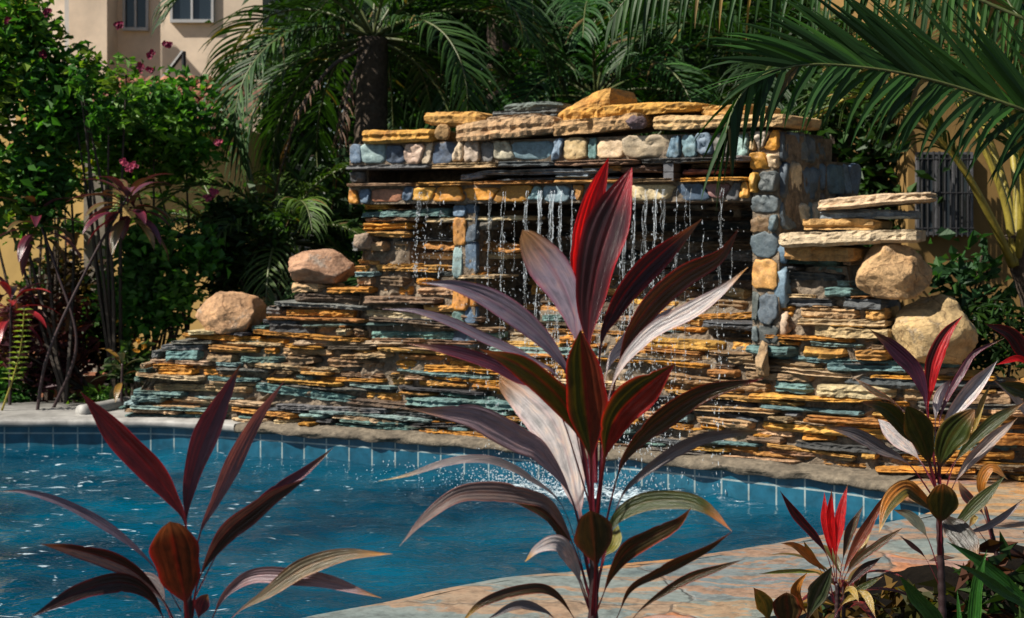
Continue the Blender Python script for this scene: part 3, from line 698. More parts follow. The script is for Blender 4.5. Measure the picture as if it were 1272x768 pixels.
# foot stone and loose slabs: things of their own
def loose_slab(pa, ya, pb, yb, depth, col, label, d=0.1, tilt=0.0, tiltd=0.0, name='stone_slab', cat='stone slab', endp=5, wob=0.2, rough=1.0, taper=(1, 1), seat=0, group='loose slabs laid on the waterfall'):
    """picture box (pa,ya)-(pb,yb) at the wall's own distance"""
    a = Acc(); pm = (pa + pb) / 2
    slab(a, W3, S(pa), S(pb), d - depth, d, ZP(pm, yb), ZP(pm, ya), col, rough=rough, tilt=tilt, tiltd=tiltd, endp=endp, wob=wob, taper=taper, seat=seat)
    o = obj(name, a, M['slab']); tag(o, label, cat, group); return o
def boulder(pc, yc, rx, rz, ry, Y, col, label, seed, cuts=9, name='boulder', mat='boulder', squash=0.0):
    r = random.Random(seed); bm = bmesh.new(); bmesh.ops.create_icosphere(bm, subdivisions=5, radius=1)
    pls = [(Vector((r.gauss(0, 1), r.gauss(0, 1), r.gauss(0, 0.8))).normalized(), r.uniform(0.66, 0.90)) for _ in range(cuts + 6)]
    c = P(pc, yc, Y); off = Vector((seed * 3.1, seed * 1.7, 0)); cuts += 6
    for v in bm.verts:
        p = v.co.copy()
        for nn, dd in pls:
            k = p.dot(nn) - dd
            if k > 0: p -= nn * k * 0.97
        p *= 1 + 0.14 * mnoise.noise(p * 1.3 + off) + 0.05 * mnoise.noise(p * 4 + off) + 0.03 * mnoise.noise(p * 9 + off) + 0.014 * mnoise.noise(p * 26 + off)
        if p.z < -0.72: p.z = -0.72 + (p.z + 0.72) * 0.2
        v.co = p
    # normalise so the silhouette fits its box
    xs = [v.co.x for v in bm.verts]; zs = [v.co.z for v in bm.verts]
    for v in bm.verts:
        v.co = Vector((((v.co.x - min(xs)) / (max(xs) - min(xs)) * 2 - 1) * rx * Y / FPX, v.co.y * ry, ((v.co.z - min(zs)) / (max(zs) - min(zs)) * 2 - 1) * rz * Y / FPX)) + Vector(c)
    me = bpy.data.meshes.new(name); bm.to_mesh(me); bm.free()
    ca = me.color_attributes.new('Col', 'FLOAT_COLOR', 'POINT'); cc = np.ones((len(me.vertices), 4), np.float32); cc[:, :3] = col; ca.data.foreach_set('color', cc.ravel())
    me.polygons.foreach_set('use_smooth', np.ones(len(me.polygons), bool))
    me.materials.append(M[mat]); o = bpy.data.objects.new(name, me); COL.objects.link(o)
    return tag(o, label, 'boulder')

loose_slab(455, 162, 546, 178, 0.32, (0.58, 0.30, 0.05), 'ochre slab lying at the left end of the trough top')
loose_slab(570, 150, 700, 172, 0.42, (0.46, 0.29, 0.15), 'long tan slab propped on a round cobble, left half of the trough top', d=0.12, tilt=0.04)
loose_slab(690, 147, 806, 165, 0.42, (0.48, 0.29, 0.13), 'tan slab next to the purple cobble under the orange wedge', d=0.11, tilt=0.05)
loose_slab(530, 139, 604, 158, 0.26, (0.56, 0.30, 0.07), 'thick ochre stone resting on the small round cobble', endp=2.5, d=0.08, tilt=-0.05)
loose_slab(604, 144, 680, 154, 0.3, (0.30, 0.21, 0.13), 'thin brown slab under the grey slates', d=0.06, tilt=0.02)
loose_slab(602, 136, 694, 147, 0.35, (0.11, 0.12, 0.12), 'dark grey slate beneath the thin green slate', d=-0.02)
loose_slab(619, 127, 692, 137, 0.3, (0.14, 0.17, 0.15), 'thin green grey slate, topmost of the dark slates', d=-0.02, endp=2.5)
loose_slab(688, 104, 764, 148, 0.34, (0.56, 0.29, 0.06), 'orange wedge shaped rock tilted up on the very top', d=0.02, endp=4, wob=0.10, taper=(0.16, 1.0), seat=1)
loose_slab(718, 130, 872, 143, 0.4, (0.56, 0.29, 0.05), 'long ochre slab in front of the orange wedge rock', d=0.06)
loose_slab(866, 131, 934, 145, 0.36, (0.50, 0.27, 0.07), 'short ochre slab behind the drooping palm tip', d=0.0)
loose_slab(814, 144, 985, 160, 0.46, (0.50, 0.33, 0.15), 'long tan slab overhanging the right pillar', d=0.10, tilt=-0.02)
def cobble(pc, yc, rx, rz, col, label, seed, d=0.09):
    s_ = S(pc); c = W3(s_, d, 0); o = boulder(CX + FPX * c[0] / c[1], HY + (yc - HY) * YS(s_) / c[1], rx, rz, rz * 0.004, c[1], col, label, seed, 5, 'cobble'); o['category'] = 'cobble'; return o
cobble(559, 165, 10, 10, (0.40, 0.24, 0.10), 'small round brown cobble between the two ochre stones', 3)
cobble(799, 153, 14, 9, (0.16, 0.11, 0.12), 'purple brown cobble on the trough rim behind the red leaves', 4)
cobble(455, 299, 12, 10, (0.34, 0.25, 0.18), 'small grey brown cobble wedged at the left edge below the trough', 5, 0.04)
cobble(953, 444, 9, 22, (0.42, 0.28, 0.15), 'upright tan stone at the foot of the right pillar', 6, 0.06)
# right stack
G2 = 'slabs stacked right of the pillar'
loose_slab(978, 306, 1072, 324, 0.4, (0.38, 0.20, 0.06), 'rusty brown slab lowest in the right stack', d=0.10, group=G2)
loose_slab(976, 287, 1146, 305, 0.5, (0.54, 0.42, 0.27), 'broad cream slab in the middle of the right stack', d=0.16, tilt=0.04, group=G2, endp=3.5)
loose_slab(1003, 272, 1096, 286, 0.36, (0.50, 0.29, 0.10), 'ochre slab between the two cream slabs', d=0.10, group=G2)
loose_slab(1020, 260, 1138, 273, 0.4, (0.20, 0.24, 0.27), 'blue grey slate under the top cream slab', d=0.08, group=G2, wob=0.4)
loose_slab(1022, 243, 1163, 257, 0.42, (0.56, 0.41, 0.26), 'cream slab on top of the right stack, its right end jutting out', d=0.14, tilt=0.075, group=G2, endp=3.5)

boulder(286, 388, 43, 26, 0.20, 9.62, (0.50, 0.29, 0.15), 'brown boulder sitting on the low left step of the wall', 11, 8)
boulder(402, 331, 42, 22, 0.19, 9.35, (0.44, 0.25, 0.15), 'pinkish boulder on the step left of the trough', 12, 8)
boulder(1111, 335, 47, 37, 0.19, 7.40, (0.56, 0.35, 0.17), 'rounded tan boulder leaning beside the right slab stack', 14, 7)
boulder(1157, 412, 49, 46, 0.21, 7.42, (0.52, 0.36, 0.17), 'angular yellow boulder behind the right red leaf', 17, 11)
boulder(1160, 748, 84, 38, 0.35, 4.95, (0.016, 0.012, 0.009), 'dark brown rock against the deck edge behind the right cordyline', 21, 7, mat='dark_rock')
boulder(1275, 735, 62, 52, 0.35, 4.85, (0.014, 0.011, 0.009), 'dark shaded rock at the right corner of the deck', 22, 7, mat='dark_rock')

# ------------------------------------------------------------------ falling water
a = Acc()
oct_v = np.array([[1, 0, 0], [-1, 0, 0], [0, 1, 0], [0, -1, 0], [0, 0, 1], [0, 0, -1]], float)
oct_f = [(0, 2, 4), (2, 1, 4), (1, 3, 4), (3, 0, 4), (2, 0, 5), (1, 2, 5), (3, 1, 5), (0, 3, 5)]
def drop(p, r, e=1.0):
    a.add(oct_v * np.array([r, r, r * e]) + p, oct_f, (0.9, 0.95, 1))
def stream(px, ptop, pbot_z, n, wide, thick=0.0, d0=0.10, spread=0.009):
    s_ = S(px); zt = ptop; H = zt - pbot_z; v0 = rng.uniform(0.18, 0.32)
    def at(so, f_): return W3(so, d0 + v0 * math.sqrt(2 * max(f_, 0) / 9.81) * 0.45, zt + 0.03 - f_)
    for k in range(int(wide)):
        so_ = s_ + rng.normal(0, spread); f0 = 0.0 if rng.random() < 0.6 else rng.uniform(0, 0.5) * H
        ln = rng.uniform(0.10, 0.5) * H; m = 30; ph = rng.uniform(0, 6); w_ = rng.uniform(0.002, 0.006)
        pos = np.array([at(so_ + w_ * math.sin(i * 0.5 + ph) + rng.normal(0, 0.0008), f0 + i / (m - 1) * ln) for i in range(m)])
        rad = (thick if f0 == 0 else 0.0018) * rng.uniform(0.25, 0.6) * (0.35 + 0.65 * np.abs(np.sin(np.linspace(0, 7, m) + ph))) * np.linspace(1, 0.2, m) * (np.sin(np.linspace(0, 23, m) + ph * 3) > -0.55) + 0.0003
        a.tube(pos, rad, 5, (0.9, 0.95, 1))
    for k in range(n):
        f_ = rng.uniform(0, 1) ** 0.8 * H
        p = at(s_ + rng.normal(0, spread * (1 + 1.2 * f_)), f_) + np.array([0, rng.normal(0, 0.02), 0])
        drop(p, rng.uniform(0.0010, 0.0030) * (1.5 if rng.random() < 0.12 else 1), rng.uniform(1.2, 5.0))
zl = ZL0 + 0.04
for px, n, wd, th in [(532, 60, 1, 0.003), (541, 30, 0, 0), (560, 35, 0, 0), (600, 40, 0, 0), (618, 60, 1, 0.002), (637, 90, 2, 0.003), (650, 50, 0, 0), (664, 120, 3, 0.006), (682, 140, 4, 0.0065),
                      (696, 150, 4, 0.006), (706, 140, 4, 0.006), (722, 90, 2, 0.004), (760, 90, 2, 0.004), (785, 110, 3, 0.0045), (797, 140, 3, 0.005), (812, 80, 2, 0.003), (825, 120, 3, 0.004), (833, 80, 2, 0.004),
                      (851, 90, 2, 0.003), (866, 50, 1, 0.002), (908, 70, 1, 0.003), (885, 30, 0, 0), (920, 24, 0, 0)]:
    stream(px, zl, ZW if px > 590 else ZP(px, 350), int(n * 1.5), wd * 2 + 1 if th else 1, th * 0.95 if th else 0.0018)
for k in range(1000):          # fine spray inside the niche and down the lower wall
    px = rng.uniform(505, 930); z = rng.uniform(0.15, 1.5)
    drop(W3(S(px), rng.uniform(-0.1, 0.25), z), rng.uniform(0.0010, 0.0026), rng.uniform(1, 3))
tag(obj('falling_water', a, M['drop']), 'thin broken streams and drops of water falling from the stone lip', 'falling water', kind='stuff')
a = Acc()
for k in range(1300):
    px = np.clip(rng.normal(720, 70), 500, 900); z = ZW + abs(rng.normal(0, 0.035)) + (rng.exponential(0.05) if rng.random() < 0.25 else 0)
    drop(W3(S(px), 0.40 + rng.normal(0, 0.14), z), rng.uniform(0.0018, 0.005), rng.uniform(0.6, 1.6))
for k in range(200):
    px = rng.uniform(380, 930); drop(W3(S(px), 0.5 + rng.normal(0, 0.22), ZW + abs(rng.normal(0, 0.02))), rng.uniform(0.0015, 0.004))
tag(obj('water_splash', a, M['drop']), 'white splash of drops where the falling water hits the pool', 'splash', kind='stuff')

# ------------------------------------------------------------------ cordylines traced leaf by leaf
def leaf_mesh(pts, W, Y0, dy=0.0, roll=0.0, col=((0.1, 0.02, 0.03), (0.25, 0.02, 0.03), None), petn=1, fold=0.28, blunt=0.0, wave=0.03, tipc=None, twist=0.0, dy0=0.0, half=None):
    """pts: picture points from stem to tip (the first petn spans are the stalk); W: blade width in picture pixels at Y0"""
    pts = np.asarray(pts, float)
    L = np.concatenate([[0], np.cumsum(np.linalg.norm(np.diff(pts, axis=0), axis=1))]); u = L / L[-1]
    p3 = np.array([P(x, y, Y0 + dy0 + dy * (t ** 1.5)) for (x, y), t in zip(pts, u)])
    n = 52; C = crom(p3, n); t = np.linspace(0, 1, n)
    T = np.gradient(C, axis=0); T /= np.linalg.norm(T, axis=1)[:, None]
    view = C - np.array([0, 0, CAMZ]); view /= np.linalg.norm(view, axis=1)[:, None]
    sd = np.cross(T, view); sd /= np.linalg.norm(sd, axis=1)[:, None] + 1e-9
    nm = np.cross(sd, T)                                   # faces the viewer
    nm = np.where((nm * view).sum(1)[:, None] > 0, -nm, nm)
    ra = R(roll) + R(twist + rng.uniform(-22, 22) * (blunt < 0.3)) * (t - 0.3)
    side = sd * np.cos(ra)[:, None] + nm * np.sin(ra)[:, None]
    nrm = nm * np.cos(ra)[:, None] - sd * np.sin(ra)[:, None]
    pf = u[petn] if petn > 0 else 0.0
    b = np.clip((t - pf) / (1 - pf), 0, 1)
    shape = np.clip(np.sin(math.pi * b ** (1.05 + 0.32 * min(blunt, 2))), 0, 1) ** max(0.42, 1.12 - 0.60 * blunt)
    stalk = 0.075 + 0.07 * (1 - np.clip(t / (pf + 1e-6), 0, 1))
    hw = np.maximum(shape, stalk * (1 - sstep(0.75, 1.0, b))) * W * (0.68 + 0.16 * min(blunt, 1)) / 2 * Y0 / FPX
    hw[-1] = 0.0006
    m = 23; c = np.linspace(-1, 1, m)
    ph = rng.uniform(0, 6.28, 3)
    cup = np.abs(c) ** 1.25
    wl = 1 + 0.07 * np.sin(t * 11 + ph[0]) + 0.05 * np.sin(t * 23 + ph[1]); wr = 1 + 0.07 * np.sin(t * 12 + ph[2]) + 0.05 * np.sin(t * 21 + ph[0])
    for _ in range(rng.integers(0, 3) if blunt < 0.3 else 0):
        nq = 1 - rng.uniform(0.06, 0.22) * np.exp(-((t - rng.uniform(0.35, 0.9)) / rng.uniform(0.008, 0.015)) ** 2)
        if rng.random() < 0.5: wl = wl * nq
        else: wr = wr * nq
    asym = np.where(c[None, :] < 0, wl[:, None], wr[:, None])
    V = C[:, None] + side[:, None] * ((c[None, :] * asym)[..., None] * hw[:, None, None]) + nrm[:, None] * ((fold * cup)[None, :, None] * hw[:, None, None])
    rip = (np.sin(t * 19 + ph[0])[:, None] * c[None, :] ** 2 * np.sign(c)[None, :] + 0.7 * np.sin(t * 27 + ph[1])[:, None] * c[None, :] ** 2) * wave + 0.030 * np.cos(c * 16 + ph[0])[None, :] + 0.02 * np.cos(c * 27 + ph[2])[None, :]
    V = V + nrm[:, None] * (rip * hw[:, None] * sstep(0.05, 0.3, b)[:, None])[..., None]
    mid, edge = np.array(col[0]), np.array(col[1])
    k = (np.abs(c) ** 9)[None, :, None]
    cc = mid[None, None] * (1 - k) + edge[None, None] * k
    if half is not None:
        hm = sstep(0.0, 0.12, c)[None, :, None]; cc = cc * (1 - hm) + (np.array(half)[None, None] * (1 - k) + edge[None, None] * k) * hm
    cc = np.repeat(cc, n, 0) if cc.shape[0] == 1 else cc
    rib = np.exp(-(c / 0.10) ** 2)[None, :, None]; cc = cc * (1 - 0.45 * rib) + edge[None, None] * 0.30 * rib
    pk = (1 - sstep(pf * 0.7, pf + 0.12, t))[:, None, None]; cc = cc * (1 - pk) + np.array([0.14, 0.016, 0.03])[None, None] * pk
    if tipc is None and petn > 0: tipc = (0.20, 0.10, 0.04) if rng.random() < 0.6 else None
    if tipc is not None:
        tk = sstep(rng.uniform(0.80, 0.93), 0.985, t)[:, None, None]; cc = cc * (1 - tk) + np.array(tipc)[None, None] * tk
    UV = np.zeros((n, m, 2)); UV[:, :, 0] = c[None] * 0.5 + 0.5 + ph[2]; UV[:, :, 1] = t[:, None] * 4 + ph[1]
    a = Acc(); a.alpha = col[2] if len(col) > 2 and col[2] is not None else 0.15; a.grid(V, cc, UV)
    # a hair of thickness at the underside keeps the blade a solid
    return a

MAR = ((0.030, 0.007, 0.011), (0.30, 0.010, 0.02), 0.22); RED = ((0.50, 0.010, 0.014), (0.62, 0.015, 0.02), 0.5); PUR = ((0.19, 0.155, 0.20), (0.26, 0.07, 0.12), 0.04)
OLV = ((0.036, 0.050, 0.008), (0.36, 0.016, 0.020), 0.30); DRK = ((0.022, 0.012, 0.010), (0.16, 0.012, 0.018), 0.15); BRO = ((0.042, 0.030, 0.010), (0.24, 0.03, 0.015), 0.2)
WHT = ((0.40, 0.37, 0.37), (0.46, 0.30, 0.30), 0.06); PNK = ((0.30, 0.21, 0.23), (0.42, 0.20, 0.20), 0.04); GRY = ((0.17, 0.15, 0.155), (0.22, 0.12, 0.12), 0.04); GRN = ((0.030, 0.045, 0.008), (0.11, 0.07, 0.015), 0.2)
PLM = ((0.085, 0.025, 0.045), (0.28, 0.03, 0.05), 0.12); ORG = ((0.34, 0.13, 0.02), (0.42, 0.2, 0.04), 0.15); YEL = ((0.26, 0.18, 0.035), (0.38, 0.26, 0.07), 0.15); BRG = ((0.020, 0.095, 0.012), (0.05, 0.16, 0.02), 0.1)
def cordyline(label, base_pts, Y0, leaves, stem_r, name='cordyline_plant', stem_mat='stem', cat='cordyline', group=None):
    p0 = P(*base_pts[0], Y0); ground = np.array([p0[0], Y0, 0.05])
    root = thing(name, label, cat, ground, group)
    pts = [ground, (ground * 0.4 + p0 * 0.6) + np.array([0.01, 0, 0])] + [P(x, y, Y0) for x, y in base_pts]
    C = crom(pts, 60); a = Acc(); rr = np.linspace(stem_r * 1.5, stem_r * 0.8, 60) * (1 + 0.10 * np.sin(np.arange(60) * 1.9))
    a.tube(C, rr, 9); obj('stem', a, M[stem_mat], root, True)
    for lf in leaves:
        kw = dict(lf[3]) if len(lf) > 3 else {}
        lab = kw.pop('label', None)
        o = obj('leaf', leaf_mesh(lf[0], lf[1], Y0, col=lf[2], **kw), M['cord'], root, True)
        if lab: o['label'] = lab
    return root

C_ = [
 ([(737, 600), (731, 420), (722, 340), (733, 262), (756, 196)], 60, RED, dict(dy=0.06, dy0=0.03, roll=35, blunt=0.2, label='bright red upright leaf')),
 ([(738, 600), (731, 432), (738, 350), (757, 280), (785, 208)], 78, MAR, dict(dy=-0.02, roll=-12, blunt=0.3, fold=0.4, tipc=(0.30, 0.02, 0.03))),
 ([(737, 600), (718, 425), (709, 378), (687, 335), (649, 286)], 66, PUR, dict(dy=0.04, blunt=0.9, fold=0.2, roll=-26, label='purple grey blunt leaf')),
 ([(740, 600), (745, 440), (762, 388), (800, 336), (872, 272)], 52, MAR, dict(dy=0.08, fold=0.22, roll=32)),
 ([(742, 620), (768, 455), (800, 390), (846, 345), (893, 318), (918, 284)], 50, ((0.075, 0.035, 0.012), (0.34, 0.02, 0.03)), dict(dy=-0.04, roll=34, fold=0.2)),
 ([(744, 620), (758, 486), (800, 421), (858, 387), (896, 361), (929, 332)], 32, WHT, dict(dy=-0.06, roll=-20, tipc=(0.40, 0.20, 0.06), label='bleached pinkish white leaf')),
 ([(744, 620), (752, 470), (780, 426), (812, 402), (838, 380)], 32, WHT, dict(dy=0.03, roll=-30)),
 ([(733, 620), (708, 478), (690, 440), (655, 404), (610, 374), (565, 355), (524, 351)], 42, PUR, dict(dy=-0.08, roll=18, fold=0.35)),
 ([(733, 620), (700, 482), (657, 446), (601, 420), (564, 402), (517, 387), (475, 384)], 20, PUR, dict(dy=-0.10, roll=25)),
 ([(732, 625), (690, 502), (640, 468), (611, 452), (564, 437), (506, 427)], 26, PLM, dict(dy=-0.1, roll=20, tipc=(0.45, 0.22, 0.14))),
 ([(735, 640), (726, 560), (707, 512), (682, 481), (642, 452), (596, 434)], 50, OLV, dict(dy=-0.16, roll=-15, fold=0.25)),
 ([(736, 660), (735, 575), (730, 515), (725, 462), (721, 410)], 70, ((0.105, 0.022, 0.010), (0.42, 0.016, 0.020), 0.3), dict(dy=-0.10, dy0=-0.05, blunt=0.3, fold=0.30, half=(0.040, 0.062, 0.008), label='broad leaf half green and half red facing the viewer')),
 ([(740, 660), (750, 575), (764, 522), (796, 486), (837, 453)], 64, ((0.20, 0.018, 0.012), (0.42, 0.016, 0.020), 0.3), dict(dy=-0.14, dy0=-0.04, blunt=0.2, half=(0.036, 0.050, 0.008), fold=0.22, roll=22)),
 ([(742, 700), (766, 595), (785, 556), (826, 518), (878, 487), (948, 470)], 42, BRO, dict(dy=-0.12, dy0=-0.02, roll=28, fold=.2, tipc=(0.28, 0.03, 0.03))),
 ([(744, 720), (768, 626), (798, 589), (842, 558), (886, 541), (960, 535)], 26, GRY, dict(dy=-0.10, twist=70, roll=10, tipc=(0.30, 0.2, 0.06))),
 ([(733, 720), (710, 620), (674, 565), (645, 547), (597, 522), (560, 514), (510, 508)], 48, PNK, dict(dy=-0.15, roll=12, fold=0.25, tipc=(0.48, 0.26, 0.16), label='pinkish grey striped leaf')),
 ([(734, 700), (721, 640), (707, 575), (686, 522), (654, 490), (621, 467)], 70, WHT, dict(dy=0.14, dy0=0.04, blunt=1.5, roll=-15, fold=0.15, label='pale grey blunt leaf behind the stalks')),
 ([(733, 740), (700, 632), (657, 594), (620, 575), (586, 571), (548, 577), (504, 591), (470, 598)], 17, GRY, dict(dy=-0.15, roll=20, tipc=(0.30, 0.2, 0.05))),
 ([(734, 750), (714, 682), (684, 630), (652, 617), (610, 612), (568, 616), (528, 644), (496, 679)], 34, ((0.16, 0.12, 0.11), (0.22, 0.07, 0.05)), dict(dy=-0.22, roll=-5, twist=40)),
 ([(735, 760), (713, 700), (690, 650), (655, 626), (620, 618)], 28, BRO, dict(dy=-0.08, roll=30)),
 ([(737, 765), (740, 705), (737, 668), (733, 634)], 54, ((0.035, 0.036, 0.012), (0.18, 0.05, 0.03)), dict(dy=-0.16, dy0=-0.05, blunt=2.3, fold=0.45, tipc=(0.09, 0.05, 0.02))),
 ([(740, 750), (752, 676), (768, 642), (802, 624), (848, 622), (880, 634), (909, 660)], 36, GRN, dict(dy=-0.12, roll=-10, fold=0.3, tipc=(0.35, 0.12, 0.03))),
 ([(738, 768), (748, 742), (760, 712), (780, 684), (808, 667), (840, 650), (859, 631)], 34, BRO, dict(dy=-0.2, dy0=-0.05, roll=28, fold=.2, tipc=(0.34, 0.12, 0.03))),
 ([(752, 800), (768, 764), (783, 732), (814, 713), (852, 694), (882, 679), (910, 660)], 24, BRO, dict(dy=-0.15, dy0=-0.03, roll=35, fold=.2, tipc=(0.34, 0.10, 0.03))),
 ([(760, 810), (788, 766), (814, 743), (852, 720), (896, 704), (925, 695)], 17, BRO, dict(dy=-0.12, roll=20, tipc=(0.10, 0.05, 0.03))),
 ([(736, 768), (722, 730), (713, 702), (694, 677), (670, 682), (652, 698)], 32, WHT, dict(dy=-0.12, roll=15, tipc=(0.48, 0.24, 0.03), label='small curled grey leaf with yellow tip')),
 ([(730, 800), (713, 768), (694, 742), (670, 731), (632, 737), (596, 751), (570, 778)], 20, BRO, dict(dy=-0.15, tipc=(0.36, 0.22, 0.03))),
 ([(725, 810), (690, 770), (672, 757), (642, 752), (604, 770)], 16, GRY, dict(dy=-0.1)),
 ([(740, 730), (750, 694), (762, 676), (768, 652)], 26, ((0.15, 0.14, 0.02), (0.25, 0.2, 0.04)), dict(dy=0.08, petn=1)),
]
cordyline('tall red and purple cordyline with a fan of broad leaves in front of the waterfall', [(737, 790), (738, 700), (738, 620)], 3.0, C_, 0.011)
L_lv = [
 ([(233, 740), (231, 655), (213, 618), (184, 580), (141, 534), (99, 486)], 50, ((0.085, 0.009, 0.012), (0.34, 0.012, 0.02), 0.3), dict(dy=-0.05, roll=-8, fold=0.3, label='broad dark red leaf leaning left')),
 ([(233, 740), (231, 652), (234, 610), (249, 554), (273, 500), (299, 452)], 46, PLM, dict(dy=0.05, fold=0.4, roll=8)),
 ([(236, 740), (247, 668), (266, 624), (291, 568), (320, 517), (355, 471)], 38, ((0.17, 0.10, 0.12), (0.26, 0.10, 0.13)), dict(dy=0.03, roll=20, twist=50)),
 ([(238, 750), (275, 680), (318, 632), (352, 604), (382, 583), (414, 556)], 24, PLM, dict(dy=0.12, roll=10)),
 ([(238, 768), (247, 720), (277, 667), (328, 624), (354, 608), (382, 594)], 40, DRK, dict(dy=-0.08, roll=20, fold=0.3, half=(0.09, 0.06, 0.06))),
 ([(234, 800), (231, 752), (222, 708), (215, 672), (211, 648)], 68, ((0.070, 0.022, 0.008), (0.28, 0.015, 0.015), 0.16), dict(dy=-0.14, dy0=-0.06, blunt=1.0, fold=0.25, label='oval orange red leaf facing the viewer')),
 ([(225, 760), (198, 714), (171, 684), (128, 652), (77, 625), (30, 611), (-6, 611)], 18, PUR, dict(dy=-0.14, roll=25)),
 ([(224, 790), (203, 746), (171, 714), (137, 696), (94, 683), (50, 676)], 32, DRK, dict(dy=-0.15, roll=-12, half=(0.17, 0.14, 0.14))),
 ([(222, 810), (203, 768), (185, 738), (150, 724), (98, 736), (36, 768)], 34, DRK, dict(dy=-0.2, twist=60, roll=-20)),
 ([(225, 800), (205, 752), (190, 726), (160, 712)], 30, GRY, dict(dy=0.02)),
 ([(250, 810), (264, 768), (282, 736), (315, 715), (367, 716), (414, 724), (474, 743)], 32, ((0.24, 0.17, 0.19), (0.30, 0.12, 0.12)), dict(dy=-0.1, roll=10, tipc=(0.34, 0.16, 0.04))),
 ([(256, 820), (288, 768), (328, 739), (379, 705), (431, 689), (487, 688)], 32, ((0.13, 0.11, 0.07), (0.30, 0.14, 0.06)), dict(dy=-0.15, roll=-18, twist=40, tipc=(0.42, 0.2, 0.05))),
 ([(240, 800), (246, 770), (252, 748), (258, 738)], 24, PLM, dict(dy=-0.05, blunt=.5)),
]
cordyline('dark red cordyline at the left with drooping purple leaves over the pool water', [(236, 830), (234, 780), (233, 740)], 2.9, L_lv, 0.011)
R_lv = [
 ([(1163, 590), (1151, 510), (1148, 487), (1135, 457), (1108, 430), (1080, 409)], 30, ((0.055, 0.018, 0.04), (0.16, 0.02, 0.05)), dict(dy=-0.05)),
 ([(1163, 590), (1153, 512), (1154, 485), (1159, 450), (1173, 418), (1196, 392)], 30, RED, dict(dy=0.04, roll=20, half=(0.05, 0.012, 0.012), label='upright red leaf')),
 ([(1165, 600), (1166, 534), (1174, 500), (1195, 462), (1212, 438), (1248, 420)], 13, PLM, dict(dy=0.05)),
 ([(1166, 600), (1170, 540), (1189, 504), (1211, 478), (1239, 448)], 32, WHT, dict(dy=0.0, roll=15, fold=0.5, label='pale silvery leaf')),
 ([(1166, 590), (1162, 525), (1167, 492), (1182, 470)], 18, WHT, dict(dy=0.05)),
 ([(1165, 610), (1152, 568), (1130, 537), (1100, 508), (1068, 499)], 32, GRN, dict(dy=-0.1)),
 ([(1166, 620), (1155, 578), (1149, 553), (1139, 528), (1127, 505)], 42, GRN, dict(dy=-0.1, dy0=-0.03, blunt=0.7)),
 ([(1168, 620), (1168, 582), (1176, 553), (1190, 530), (1211, 509)], 46, GRN, dict(dy=-0.1, dy0=-0.03, blunt=0.5)),
 ([(1164, 610), (1142, 571), (1116, 545), (1091, 521)], 28, WHT, dict(dy=0.08, blunt=0.4)),
 ([(1164, 625), (1130, 578), (1092, 556), (1061, 539), (1026, 531)], 26, GRY, dict(dy=-0.08)),
 ([(1160, 560), (1118, 506), (1087, 487), (1060, 469)], 11, BRO, dict(dy=0.1)),
 ([(1170, 625), (1186, 576), (1212, 544), (1240, 520), (1273, 500)], 24, GRN, dict(dy=-0.08)),
 ([(1170, 640), (1186, 600), (1206, 572), (1233, 545), (1264, 519)], 25, ((0.42, 0.36, 0.34), (0.40, 0.2, 0.08)), dict(dy=-0.12, roll=15)),
 ([(1175, 590), (1204, 546), (1213, 524), (1220, 500), (1230, 478)], 11, YEL, dict(dy=0.0)),
 ([(1168, 700), (1165, 645), (1136, 612), (1122, 608), (1102, 630), (1092, 662)], 32, ORG, dict(dy=-0.16, half=(0.07, 0.06, 0.012), tipc=(0.5, 0.32, 0.12), label='arching leaf dried to orange at the tip')),
 ([(1168, 690), (1168, 652), (1170, 630), (1172, 601)], 44, GRN, dict(dy=-0.14, dy0=-0.04, blunt=1.0, tipc=(0.36, 0.18, 0.05))),
 ([(1168, 690), (1170, 645), (1184, 655), (1200, 672), (1214, 694)], 44, ((0.02, 0.018, 0.012), (0.06, 0.03, 0.02)), dict(dy=-0.15, dy0=-0.03, blunt=0.4)),
 ([(1168, 715), (1152, 668), (1132, 642), (1110, 633)], 20, ((0.16, 0.18, 0.14), (0.2, 0.16, 0.12)), dict(dy=0.0)),
 ([(1168, 730), (1150, 694), (1134, 678), (1119, 667)], 9, DRK, dict(dy=0.0)),
]
cordyline('cordyline with one upright red leaf and silvery leaves in front of the yellow boulder', [(1172, 800), (1170, 730), (1165, 600)], 4.2, R_lv, 0.010)
